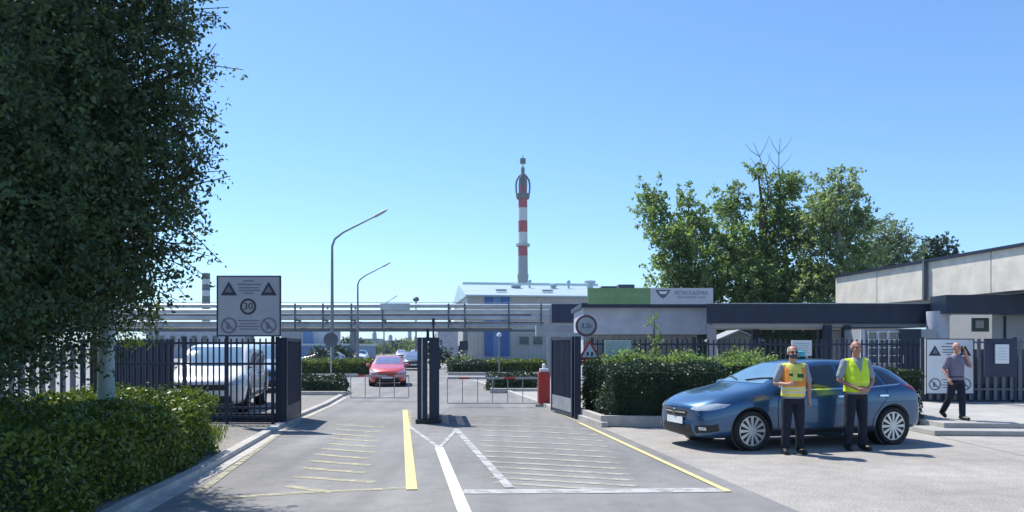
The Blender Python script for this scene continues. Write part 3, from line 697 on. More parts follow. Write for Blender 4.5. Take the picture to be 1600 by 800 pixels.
# left enclosure
c0 = P(441, 665); c1 = P(314, 673)
dirx = (c1 - c0).normalized()
cF = c0 + Vector((0, 0, 0)); cL = c0 + Vector((-4.2, .15, 0))
fe = fence((cF.x - .1, cF.y, 0), (cL.x, cL.y, 0), .05, 1.84, 'dark picket fence in front of the white van', pitch=.125, pw=.027, post=2.05, rails=(.14, .33, -.1, -.55) )
mb = MB(); mb.box(((cF.x + cL.x) / 2 - .05, (cF.y + cL.y) / 2 + .03, .16), (4.15, .05, .20)); mb.build('plinth', navy_lo, fe)
# solid slab leaf beside the lane
def slab_gate(a, b, z0, z1, th, label, name='gate', kick=None, group=None):
    a = Vector(a); b = Vector(b); d = (b - a); d.z = 0; L = d.length; d.normalize(); ang = math.atan2(d.y, d.x); c = (a + b) / 2
    r = empty(name, (c.x, c.y, 0), label, 'gate', group)
    mb = MB(); mb.box((c.x, c.y, (z0 + z1) / 2 + .02), (L, th * .4, z1 - z0 - .06), ang)
    n = int(L / .11)
    for i in range(n):
        p = a + d * (L * (i + .5) / n); mb.box((p.x, p.y, (z0 + z1) / 2), (.035, th * .8, z1 - z0 - .12), ang)
    mb.build('leaf', navy_lo, r)
    for z in (z0 + .05, z1 - .03):
        mb = MB(); mb.box((c.x, c.y, z), (L, th, .07), ang); mb.build('rail', navy, r)
    for p in (a, b):
        mb = MB(); mb.box((p.x, p.y, (z0 * .5 + z1) / 2 + .01), (.1, th * 1.1, z1 - z0 * .5), ang); mb.build('post', navy, r)
    if kick:
        mb = MB(); mb.box((c.x, c.y, (z0 + kick) / 2 + .0), (L * .96, th * .92, kick - z0), ang); mb.build('kick_plate', steel if kick > .43 else navy_lo, r)
    return r
d1 = P(466, 653)
slab_gate((cF.x + .03, cF.y + .02, 0), (d1.x, d1.y, 0), .06, 1.90, .12, 'dark solid gate leaf at the lane end of the picket enclosure', kick=.42)
mb = MB(); mb.box((cF.x, cF.y - .05, .97), (.14, .14, 1.86)); o = mb.build('gate_post', navy); tag(o, 'thick dark corner post where picket fence meets solid gate leaf', 'post')
# pale slatted fence far left
mpale = mat('pale_slats', (.20, .23, .26), .7, var=.15, scale=2)
fence((-13.6, 15.2, 0), (-8.95, 16.4, 0), .05, 1.68, 'pale slatted fence under the dark tree', m=mpale, pitch=.185, pw=.11, pd=.02, post=2.3, rails=(.2, -.2), postm=navy)
fence((-13.6, 14.9, 0), (-9.0, 16.1, 0), .05, 1.78, 'dark fence running in front of the pale slats', pitch=.37, pw=.035, post=2.3)
slab_gate(W(178, 0, 19.2).xy.to_3d(), W(266, 0, 18.2).xy.to_3d(), .08, 1.88, .1, 'dark blue solid gate panel between pale pole and white van')
# centre gate: two folded leaves
ce = P(664, 664)
for i, (px, lab, dy) in enumerate(((660, 'left leaf of the folded dark gate in the road centre', 0), (678.5, 'right leaf of the folded dark gate in the road centre', .06))):
    a = W(px, 0, 17.2 + dy); L = 2.6; b = Vector((a.x, a.y, 0)) + Vector((-.105, .9945, 0)) * L
    ax = Vector((a.x, a.y, 0)); r = empty('gate_leaf', ((ax.x + b.x) / 2, (ax.y + b.y) / 2, 0), lab, 'gate', 'folded gate leaves in the road centre')
    dd = (b - ax).normalized(); ang = math.atan2(dd.y, dd.x)
    mb = MB(); mb.box((ax.x, ax.y, 1.0), (.13, .225, 1.84), ang); mb.build('end_post', navy, r, bevel=.01)
    mb = MB(); mb.box((ax.x, ax.y - .072, 1.0), (.02, .03, 1.8), ang); mb.build('edge_strip', steel if i == 0 else navy_lo, r)
    mb = MB()
    for k in range(20): p = ax + dd * (.15 + k * .12); mb.box((p.x, p.y, .98), (.03, .05, 1.7), ang)
    mb.build('pickets', navy, r)
    for z in (.14, 1.0, 1.84): mb = MB(); p = (ax + b) / 2; mb.box((p.x, p.y, z), (L, .09, .06), ang); mb.build('rail', navy, r)
    mb = MB(); mb.box((ax.x, ax.y - .02, .05), (.3, .3, .08), ang); mb.build('foot', black, r)
mb = MB(); mb.box((P(668, 660).x, 17.45, 1.98), (.06, .06, .28)); mb.tube([(P(668, 660).x + .12, 17.5, .0), (P(668, 660).x + .12, 17.5, 2.2)], .022, 10)
mb.tube([(P(668, 660).x + .12, 17.5, 2.2), (P(668, 660).x + .12, 17.5, 2.36)], .035, 10)
tag(mb.build('latch_post', navy), 'slim dark latch post rising just above the folded centre gate', 'post')

# right gate pillar
slab_gate(P(865, 643) , P(897, 653), .04, 1.95, .12, 'dark solid gate leaf with a grey plate at its foot beside the round sign', kick=.46)
mb = MB(); p = P(903, 655); mb.box((p.x, p.y + .1, .98), (.15, .15, 1.96)); tag(mb.build('gate_post', navy), 'thick dark post between solid gate leaf and round sign', 'post')
# pale frame behind it
r = empty('portal', W(858, 0, 24).xy.to_3d(), 'pale steel portal frame behind the right hand gate leaf', 'frame'); mb = MB()
a, b = W(857, 0, 24), W(905, 0, 24)
for x in (a.x, b.x): mb.box((x, 24, 1.02), (.1, .1, 2.04))
mb.build('upright', steel, r); mb = MB(); mb.box(((a.x + b.x) / 2, 24, 2.1), (b.x - a.x + .1, .1, .12)); mb.build('crossbar', steel, r)
# right fence behind hedge and in front of the building
fence((W(925, 0, 21.4).x, 21.4, 0), (W(1440, 0, 22.3).x, 22.3, 0), .07, 1.86, 'long dark picket fence behind the hedges', pitch=.15, pw=.04, post=2.6, rails=(.15, -.14))
# fence at right with plinth and grey sheet backing
r = fence((W(1441, 0, 21.3).x, 21.3, 0), (23.5, 20.2, 0), .2, 1.74, 'grey slatted fence on a dark base to the right of the walking man', m=mat('slate_slats', (.12, .14, .17), .6, var=.12), pitch=.21, pw=.09, post=2.4, rails=(.35, -.1), postm=navy)
mb = MB(); a = Vector((W(1441, 0, 21.3).x, 21.3, 0)); b = Vector((23.5, 20.2, 0)); d = (b - a).normalized(); c = (a + b) / 2; mb.box((c.x, c.y + .09, .2 + .24), ((b - a).length, .08, .48), math.atan2(d.y, d.x)); mb.build('plinth', navy_lo, r)
mb = MB(); mb.box((c.x, c.y + .11, 1.1), ((b - a).length, .02, 1.1), math.atan2(d.y, d.x)); mb.build('backing_sheet', mat('backing_sheet', (.09, .105, .13), .7), r)

# boom barriers
def barrier(px_h, Y, x_from, x_to, label, mast=True, zb_=.82):
    r = empty('boom_barrier', (W(px_h, 0, Y).x, Y, 0), label, 'barrier', 'boom barriers across the two lanes'); x = W(px_h, 0, Y).x
    if mast:
        mb = MB(); mb.box((x, Y, .5), (.34, .32, 1.0)); mb.build('housing', redm, r, bevel=.03)
        mb = MB(); mb.box((x, Y, 1.04), (.26, .26, .1)); mb.lathe([(.05, 1.08), (.06, 1.2), (.02, 1.24)], (x, Y, 0), n=12); mb.build('cap', board_w, r, bevel=.02)
        mb = MB(); mb.box((x, Y, .04), (.5, .46, .08)); mb.build('base', kerb_m, r)
    a, b = W(x_from, 0, Y).x, W(x_to, 0, Y).x; n = 8
    for i in range(n):
        mb = MB(); u0 = a + (b - a) * i / n; u1 = a + (b - a) * (i + 1) / n; mb.box(((u0 + u1) / 2, Y - .19, zb_ + .0), (abs(u1 - u0), .05, .06)); mb.build('boom', redm if i in (2, 6) else steel, r)
    mb = MB(); k = int(abs(b - a) / .4)
    for i in range(k + 1): mb.box((a + (b - a) * i / k, Y - .19, zb_ / 2 + .05), (.022, .022, zb_ - .14))
    mb.box(((a + b) / 2, Y - .19, .1), (abs(b - a), .02, .025)); mb.build('skirt', steel, r)
barrier(850, 22.2, 840, 700, 'red barrier cabinet with its boom down across the right lane')
barrier(646, 24.6, 640, 550, 'lowered boom with hanging skirt across the left lane', zb_=.80, mast=False)

# ================================================================== SIGNS
def tri(mb, cx_, cz, s, y0, y1): mb.vprism([(cx_ - s, cz - s * .8), (cx_ + s, cz - s * .8), (cx_, cz + s * .9)], y0, y1)
def ringm(mb, c, ro, ri, y0, y1, n=28):
    vs = []; 
    for r_ in (ro, ri):
        for y in (y0, y1): vs += [(c[0] + r_ * math.cos(2 * math.pi * k / n), y, c[1] + r_ * math.sin(2 * math.pi * k / n)) for k in range(n)]
    fs = []
    for k in range(n):
        k2 = (k + 1) % n; fs += [(k, k2, 2 * n + k2, 2 * n + k), (n + k2, n + k, 3 * n + k, 3 * n + k2), (k2, k, n + k, n + k2), (2 * n + k, 2 * n + k2, 3 * n + k2, 3 * n + k)]
    mb.add(vs, [f for f in fs])
def rules_board(x, Y, z0, wd, ht, m, label, icons=ink, faint=inkg, posts=True):
    r = empty('warning_board', (x, Y, z0), label, 'sign')
    mb = MB(); mb.box((x, Y, z0 + ht / 2), (wd, .04, ht)); mb.build('panel', m, r)
    mb = MB(); f = Y - .022
    mb.box((x, f, z0 + .012), (wd, .02, .024)); mb.box((x, f, z0 + ht - .012), (wd, .02, .024)); mb.box((x - wd / 2 + .012, f, z0 + ht / 2), (.024, .0195, ht - .05)); mb.box((x + wd / 2 - .012, f, z0 + ht / 2), (.024, .0195, ht - .05)); mb.build('border', navy, r)
    if posts:
        mb = MB()
        for s in (-1, 1): mb.box((x + s * wd * .36, Y + .05, (z0 + ht * .7) / 2), (.06, .05, z0 + ht * .7))
        mb.build('bracket', navy, r)
    for s in (-1, 1):
        mb = MB(); tri(mb, x + s * wd * .31, z0 + ht * .78, wd * .125, f - .008, f); t = mb.build('warning_triangle', icons, r)
        mb = MB(); tri(mb, x + s * wd * .31, z0 + ht * .775, wd * .06, f - .014, f - .0085); mb.build('inner_triangle', faint, t)
        mb = MB(); c = (x + s * wd * .31, z0 + ht * .18); ringm(mb, c, wd * .125, wd * .10, f - .008, f); mb.build('prohibition_ring', faint, r)
        mb = MB(); q = wd * .08; mb.beam((c[0] - q, f - .004, c[1] + q), (c[0] + q, f - .004, c[1] - q), .006, wd * .025); mb.build('prohibition_bar', faint, r)
        mb = MB(); mb.box((c[0] - .02, f - .001, c[1] - .01), (wd * .05, .004, wd * .10)); mb.build('pictogram', faint, r)
    mb = MB(); ringm(mb, (x - wd * .01, z0 + ht * .49), wd * .125, wd * .095, f - .008, f); mb.build('speed_ring', icons if m is board_m else redm, r)
    text('speed_number', '30', wd * .15, (x - wd * .01, f - .003, z0 + ht * .49), icons, r)
    for k, (wl, zz_) in enumerate(((.18, .91), (.42, .855), (.34, .80), (.36, .755), (.16, .71))): mb = MB(); mb.box((x + wd * (.0 + .01 * (k % 2)), f - .002, z0 + ht * zz_), (wd * wl * .9, .004, ht * .018)); mb.build('text_line', faint, r)
    for k, (wl, zz_) in enumerate(((.34, .26), (.26, .21), (.34, .165), (.30, .12))): mb = MB(); mb.box((x, f - .002, z0 + ht * zz_), (wd * wl, .004, ht * .015)); mb.build('text_line', faint, r)
    return r
p = W(390, 0, 16.45); rules_board(p.x, 16.42, 1.93, 1.37, 1.30, board_m, 'square grey warning board with triangles and circles above the picket fence')
p = W(1481, 0, 21.1); rules_board(p.x, 21.02, .42, 1.33, 1.52, board_w, 'white warning board on the fence behind the walking man', posts=False)
def plain_board(px0, px1, y0, y1, Y, m, label, posts=True, name='notice_board', dark=None):
    a, b = W(px0, y0, Y), W(px1, y1, Y); r = empty(name, ((a.x + b.x) / 2, Y, .07), label, 'sign')
    mb = MB(); mb.box(((a.x + b.x) / 2, Y, (a.z + b.z) / 2), (b.x - a.x, .05, a.z - b.z)); mb.build('panel', m, r, bevel=.008)
    fp = mat('faint_print', (.40, .42, .44), .7) if 'faint_print' not in MATS else MATS['faint_print']
    for k in range(5): mb = MB(); mb.box(((a.x + b.x) / 2, Y - .028, b.z + (a.z - b.z) * (.2 + k * .15)), ((b.x - a.x) * (.7 - .1 * (k % 2)), .004, .012)); mb.build('text_line', fp, r)
    if posts:
        mb = MB()
        for s in (.2, .8): mb.box((a.x + (b.x - a.x) * s, Y + .05, a.z / 2), (.05, .05, a.z)); 
        mb.build('leg', steel, r)
    if dark:
        mb = MB(); mb.box(((a.x + b.x) / 2, Y + .06, (a.z + b.z) / 2 - .1), (b.x - a.x + .5, .05, a.z - b.z + .5)); mb.build('back_panel', navy_lo, r)
    return r
plain_board(945, 986, 532, 571, 20.6, mat('pale_green_board', (.42, .52, .50), .7, var=.06), 'pale green notice board in front of the dark picket fence')
plain_board(1237, 1268, 532, 556, 18.6, board_w, 'white board standing behind the parked blue car')
plain_board(1555, 1576, 538, 568, 20.1, board_w, 'small white notice on a dark panel at the right fence', posts=False, dark=True)
# round and triangular restriction signs
sgY = 19.4; r = empty('traffic_sign', (W(917, 0, sgY).x, sgY, 0), 'round white restriction sign over a red edged triangle on one post', 'sign')
x = W(916, 0, sgY).x; z = W(0, 509, sgY).z
mb = MB(); mb.tube([(x + .02, sgY + .04, 0), (x + .02, sgY + .04, z + .25)], .035, 10); mb.build('post', steel, r)
mb = MB(); mb.lathe([(.275, sgY - .012), (.275, sgY + .012)], (x, 0, z), 'Y', 32); mb.build('round_plate', mat('ring_rim', (.17, .075, .085), .6), r)
mb = MB(); mb.lathe([(.215, sgY - .02), (.215, sgY - .0125)], (x, 0, z), 'Y', 32); mb.build('round_face', mat('sign_face', (.46, .45, .47), .6), r)
text('weight_limit', '3,5t', .17, (x, sgY - .024, z), ink, r)
z3 = W(0, 549, sgY).z; x3 = W(921, 0, sgY).x
mb = MB(); tri(mb, x3, z3 + .02, .31, sgY - .05, sgY - .03); mb.build('triangle_rim', redm, r)
mb = MB(); tri(mb, x3, z3 + .01, .20, sgY - .056, sgY - .0505); mb.build('triangle_face', board_w, r)
for dx in (-.05, .06): mb = MB(); mb.box((x3 + dx, sgY - .058, z3 - .06), (.05, .004, .09)); mb.build('pictogram', ink, r)
mb = MB(); mb.box((x3, sgY - .04, W(0, 567, sgY).z), (.56, .02, .11)); mb.build('red_plate', redm, r)
mb = MB(); mb.box((x3 + .02, sgY - .04, W(0, 580, sgY).z), (.42, .02, .24)); mb.build('lower_plate', board_w, r)
# road sign seen from behind near lamp
r = empty('traffic_sign', (W(517, 0, 44).x, 44, 0), 'round road sign seen from its dark back beside the nearest lamp', 'sign')
x = W(517, 0, 44).x; z = W(0, 531, 44).z
mb = MB(); mb.lathe([(.42, 43.98), (.42, 44.0)], (x, 0, z), 'Y', 24); mb.build('plate', pipe_d, r)
mb = MB(); mb.tube([(x, 44.04, 0), (x, 44.04, z + .3)], .04, 8); mb.build('post', steel, r)
r = empty('bollard_light', (W(780, 0, 47).x, 47, 0), 'thin post with a small white head before the blue panels', 'post')
x = W(780, 0, 47).x; z = W(0, 526, 47).z
mb = MB(); mb.tube([(x, 47, 0), (x, 47, z)], .05, 8); mb.build('post', lampm, r)
mb = MB(); mb.lathe([(.05, z), (.16, z + .06), (.12, z + .2), (.02, z + .24)], (x, 47, 0), n=12); mb.build('lamp_head', board_w, r)
# pale pole in the left hedge
r = empty('pale_pole', (-5.56, 10.5, .05), 'pale weathered round pole standing in the left hedge', 'pole')
mb = MB(); mb.tube([(-5.56, 10.5, .05), (-5.54, 10.5, 2.4), (-5.50, 10.5, 7.5)], [.115, .10, .07], 20); mb.build('shaft', teal_pole, r, smooth=True)
mb = MB(); mb.box((-5.55, 10.39, .6), (.11, .02, .28)); mb.build('hatch', teal_pole, r)
for z in (1.72, 2.3): mb = MB(); mb.lathe([(.113, z), (.113, z + .04)], (-5.54, 10.5, 0), n=20); mb.build('band', steel, r)
#PART2
# ================================================================== VEGETATION
# left hedge along the kerb, one clipped hedge, and the dark tree over it
def off(p, d): return (p[0] - d, p[1])
hl = [(-3.75, 3.2), (-4.05, 6.5), (-4.22, 8.6), (-4.32, 10.2), (-4.75, 12.2), (-5.6, 13.0), (-7.3, 13.1), (-7.0, 10), (-6.6, 3.2)]
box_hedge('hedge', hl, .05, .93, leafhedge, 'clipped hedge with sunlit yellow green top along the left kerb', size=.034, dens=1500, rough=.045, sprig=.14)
# grass tufts and litter leaves at the hedge foot
n = 1500; t = rng.uniform(0, 1, n); c = np.column_stack([-4.35 - t * 1.1 + rng.normal(0, .10, n), 9.2 + t * 4.9 + rng.normal(0, .1, n), .05 + rng.uniform(0, .22, n)])
c = c[c[:, 1] > 0]; u = np.column_stack([rng.normal(0, .02, len(c)), rng.normal(0, .02, len(c)), rng.uniform(.05, .12, len(c))]); v = np.column_stack([rng.normal(0, .01, (len(c), 2)), np.zeros(len(c))])
tag(quads('grass_tufts', c, u, v, grassm), kind='stuff')
k8 = lambda px, py, Y: tuple(W(px, py, Y))
def lob(px, py, Y, r, ry=None, wgt=1): p = W(px, py, Y); return (p.x, p.y, p.z, r, ry or r, r, wgt)
tree('tree', (-7.2, 8.0, .05), 6.8, .2, [
    lob(60, 60, 8.0, 1.45), lob(175, 30, 8.4, .85), lob(215, 150, 8.4, .50), lob(130, 200, 8.2, 1.15), lob(60, 270, 7.9, 1.4), lob(198, 265, 8.3, .52, .52, .8), lob(150, 330, 8.2, .85), lob(215, 345, 8.5, .30, .30, .5), lob(235, 380, 8.6, .2, .2, .6), lob(225, 425, 8.6, .2, .2, .6),
    lob(40, 410, 7.9, 1.0), lob(150, 410, 8.3, .42), lob(95, 450, 8.1, .50), lob(-40, 490, 7.8, .70), lob(60, 500, 8.0, .36), lob(10, 525, 7.9, .32),
    lob(40, 300, 9.8, 1.3, None, 1.7), lob(70, 210, 9.8, 1.05, None, 1.5), lob(-70, 390, 9.6, 1.2, None, 1.7), lob(70, 420, 9.6, .8, None, 1.7), lob(60, 80, 9.9, 1.2), lob(-40, 200, 10, 1.5),
    lob(275, 95, 8.5, .16), lob(295, 110, 8.5, .13), lob(268, 40, 8.5, .15), lob(300, 270, 8.5, .1), lob(290, 205, 8.5, .13), lob(275, 245, 8.5, .12), lob(285, 300, 8.5, .13), lob(262, 330, 8.5, .13), lob(250, 20, 8.5, .22), lob(235, 395, 8.5, .12), lob(225, 440, 8.6, .10), lob(285, 170, 8.6, .1), lob(-180, 150, 8.3, 1.9), lob(-260, 420, 8.0, 1.5), lob(60, -190, 8.3, 1.6), lob(230, -110, 8.6, .75), lob(-140, -300, 8.3, 1.9), lob(-60, 300, 6.6, 1.2), lob(-120, 480, 6.4, 1.0), lob(-160, 80, 6.6, 1.5)],
    leafdark, 'large dark leafy tree filling the left side over the hedge', nsp=270, L=.56, nl=32, size=.030, up=.12, limbs=14, jit=.12, shell=.5)
tree('tree', (-6.3, 11.6, .05), 2.9, .05, [lob(205, 470, 11.6, .30, .3, 1), lob(232, 478, 11.6, .22, .22, 1), lob(200, 420, 11.8, .30, .3, .8), lob(180, 520, 11.6, .18, .18, .8), lob(215, 440, 11.8, .3, .3, .8)],
    leafhedge, 'slender light green young tree sunlit behind the pale pole', nsp=170, L=.34, nl=22, size=.035, up=.1, limbs=8, jit=.18)

# right hedges
fx = P(905, 650); ex = Vector((4.35, 16.45, 0))
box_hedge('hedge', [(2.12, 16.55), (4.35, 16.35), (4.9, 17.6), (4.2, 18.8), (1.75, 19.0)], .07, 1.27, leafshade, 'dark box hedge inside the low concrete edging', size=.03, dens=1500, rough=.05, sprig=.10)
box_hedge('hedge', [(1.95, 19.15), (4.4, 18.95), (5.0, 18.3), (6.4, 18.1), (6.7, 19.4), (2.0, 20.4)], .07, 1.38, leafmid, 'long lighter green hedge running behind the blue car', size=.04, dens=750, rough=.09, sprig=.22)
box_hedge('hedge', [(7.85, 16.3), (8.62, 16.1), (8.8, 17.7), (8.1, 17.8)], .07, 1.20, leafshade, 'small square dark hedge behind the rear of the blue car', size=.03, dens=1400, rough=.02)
tree('shrub', (W(1022, 0, 21).x, 20.9, .07), 2.4, .035, [tuple(W(1020, 508, 20.9)) + (.13, .13, .32), tuple(W(1026, 535, 20.9)) + (.22, .22, .3), tuple(W(1030, 556, 20.9)) + (.26, .26, .25)], leafmid, 'slim upright young tree in front of the white gatehouse', nsp=260, L=.2, nl=14, size=.035, up=.6, limbs=6)
for i, (px, py, rr, lab) in enumerate(((1140, 560, .42, 'rounded green shrub rising from the hedge left of the first man'), (1075, 565, .36, 'low round shrub above the car bonnet'), (1185, 556, .38, 'light green shrub just left of the first man head'))):
    c = W(px, py, 19.0); tree('shrub', (c.x, 19.0, .5), .7, .03, [(c.x, 19.0, c.z - .12, rr, rr, rr * .7)], leafyel if i != 1 else leafmid, lab, nsp=240, L=.22, nl=14, size=.035, up=.4, limbs=6, cat='shrub')
# mid distance planters
def ph(px0, px1, Y, d, h, leafm, lab, sz=.05, dens=420, z0=0., rough=.05):
    a, b = W(px0, 0, Y).x, W(px1, 0, Y).x
    return box_hedge('hedge', [(a, Y), (b, Y), (b - .14 * d, Y + d), (a - .14 * d, Y + d)], z0, h, leafm, lab, size=sz, dens=dens, rough=rough)
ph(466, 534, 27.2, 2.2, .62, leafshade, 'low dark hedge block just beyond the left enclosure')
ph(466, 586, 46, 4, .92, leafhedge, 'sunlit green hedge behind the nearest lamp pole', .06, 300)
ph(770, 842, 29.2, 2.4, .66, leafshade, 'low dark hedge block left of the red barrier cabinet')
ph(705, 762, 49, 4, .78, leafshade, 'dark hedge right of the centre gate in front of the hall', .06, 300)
ph(762, 862, 49.5, 4, .86, leafhedge, 'bright green hedge in front of the blue panels', .06, 300)
for (px0, px1, Y, lab) in ((460, 560, 44.8, 'low concrete edging under the left sunlit hedge'), (700, 870, 47.8, 'low concrete edging under the hedges before the hall'), (462, 540, 26.7, 'low concrete edging under the left dark hedge block'), (766, 845, 28.7, 'low concrete edging under the right dark hedge block')):
    a, b = W(px0, 0, Y).x, W(px1, 0, Y).x; mb = MB(); mb.box(((a + b) / 2, Y, .08), (b - a, .22, .2)); tag(mb.build('planter_kerb', kerb_m, bevel=.02), lab, 'edging')
for i, (px, py, Y, rr, lab, lf) in enumerate(((718, 562, 55, .75, 'round bush at the corner of the hall', leafgrey), (735, 560, 56, .6, 'small pale bush beside the hall corner', leafgrey), (686, 545, 62, 1.2, 'dark round tree just right of the centre gate', leafshade), (505, 548, 70, 1.3, 'dark bush below the round sign back', leafshade), (532, 545, 90, 1.9, 'dark tree behind the second lamp', leafshade))):
    c = W(px, py, Y); tree('bush', (c.x, Y, 0), c.z, .08, [(c.x, Y, c.z * .62, rr, rr, max(.5, c.z * .6))], lf, lab, nsp=90, L=.5, nl=14, size=.1, limbs=4, cat='bush')
for i, (px, ytop, Y) in enumerate(((548, 527, 170), (575, 533, 200), (600, 535, 230), (622, 531, 250), (640, 529, 200), (655, 532, 180), (672, 526, 150), (690, 528, 120), (478, 533, 160), (300, 527, 170), (330, 530, 165), (1160, 520, 60), (1215, 515, 62), (1265, 512, 60))):
    c = W(px, ytop, Y); labs = ['first', 'second', 'third', 'fourth', 'fifth', 'sixth', 'seventh', 'eighth']
    lab = ('round far tree, %s from the left beyond the pipe rack' % labs[i]) if i < 8 else ['far tree beside the blue building on the left', 'far tree left of the warning board', 'far tree just behind the warning board', 'dark tree seen under the left end of the canopy', 'dark tree seen under the canopy beside the shed', 'dark tree seen under the canopy left of its post'][i - 8]
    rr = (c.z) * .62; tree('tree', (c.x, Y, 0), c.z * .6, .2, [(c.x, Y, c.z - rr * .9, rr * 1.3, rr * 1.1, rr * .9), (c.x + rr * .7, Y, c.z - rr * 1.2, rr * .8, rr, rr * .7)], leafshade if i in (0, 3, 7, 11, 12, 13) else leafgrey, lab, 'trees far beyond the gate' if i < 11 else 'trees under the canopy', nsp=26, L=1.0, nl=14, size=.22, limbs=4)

leafgrey2 = leaf_mat('silvery_leaf', (.10, .15, .08), (.30, .35, .20), .52)
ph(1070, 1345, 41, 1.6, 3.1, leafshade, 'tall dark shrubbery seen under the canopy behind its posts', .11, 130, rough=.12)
# big trees behind the canopy
TY = 46.; kk = TY / F
def lb2(px, py, r, dy=0, rz=None, w=1): p = W(px, py, TY + dy); return (p.x, p.y, p.z, r * kk * .9, r * kk * .9, (rz or r) * kk * .92, w)
tree('tree', (W(1085, 0, TY).x, TY + 1, 0), 8.5, .34, [lb2(1022, 335, 26, 0, 34), lb2(1022, 300, 17, .5, 10, .5), lb2(1050, 385, 34, -1), lb2(1045, 432, 32, 0, 24), lb2(1098, 420, 40, -1), lb2(1085, 355, 30, 1), lb2(1100, 470, 40, 0), lb2(1075, 310, 17, 1, 26, .5), lb2(1060, 470, 24, -1)],
    leafmid, 'leafy tree with an outlying round clump, leftmost behind the gatehouse sign', 'large trees behind the canopy', nsp=68, L=.95, nl=26, size=.12, limbs=10)
tree('tree', (W(1195, 0, TY + 2).x, TY + 2, 0), 11, .5, [lb2(1142, 320, 28, 2, 42, .8), lb2(1140, 390, 40, 0), lb2(1190, 400, 42, 2), lb2(1232, 295, 26, 2, 22, 1.2), lb2(1215, 340, 36, 2, 40), lb2(1165, 450, 44, -1), lb2(1235, 440, 40, 0), lb2(1200, 475, 50, 0), lb2(1185, 275, 20, 2, 20, .4), lb2(1250, 370, 30, 1)],
    leafmid, 'tallest leafy tree with bare twigs at its top behind the canopy', 'large trees behind the canopy', nsp=68, L=.95, nl=26, size=.12, limbs=12, bare=2)
tree('tree', (W(1300, 0, TY).x, TY - 1, 0), 10.5, .36, [lb2(1312, 300, 34, 0, 36, .75), lb2(1280, 350, 34, -1), lb2(1325, 360, 36, 0), lb2(1295, 415, 44, -1), lb2(1345, 420, 34, 0), lb2(1265, 462, 40, -1), lb2(1325, 470, 44, 0), lb2(1290, 310, 18, 0, 30, .5), lb2(1350, 335, 16, 0, 30, .4)],
    leafgrey2, 'broad lighter green tree right of the tallest one', 'large trees behind the canopy', nsp=60, L=.95, nl=26, size=.12, limbs=14, barkm=palebark)
tree('tree', (W(1395, 0, TY + 12).x, TY + 12, 0), 8, .3, [(W(1385, 370, 58).x, 58, W(0, 372, 58).z, 1.5, 1.5, 1.5), (W(1410, 395, 58).x, 58, W(0, 395, 58).z, 1.6, 1.6, 1.4), (W(1365, 405, 58).x, 58, W(0, 405, 58).z, 1.6, 1.6, 1.6), (W(1400, 430, 58).x, 58, W(0, 440, 58).z, 2.6, 2, 1.6)],
    leafgrey, 'thin greyish tree beyond the right end of the trees', 'large trees behind the canopy', nsp=50, L=.9, nl=20, size=.11, limbs=14, barkm=palebark)
tree('tree', (W(1465, 0, 70).x, 70, 0), 9, .3, [(W(1465, 392, 70).x, 70, W(0, 390, 70).z, 1.55, 1.5, 1.3), (W(1448, 410, 70).x, 70, W(0, 415, 70).z, 1.5, 1.5, 1.3), (W(1480, 415, 70).x, 70, W(0, 412, 70).z, 1.4, 1.4, 1.3)],
    leafshade, 'small round dark tree peeking over the cream fascia', 'large trees behind the canopy', nsp=60, L=.6, nl=20, size=.12, limbs=4)

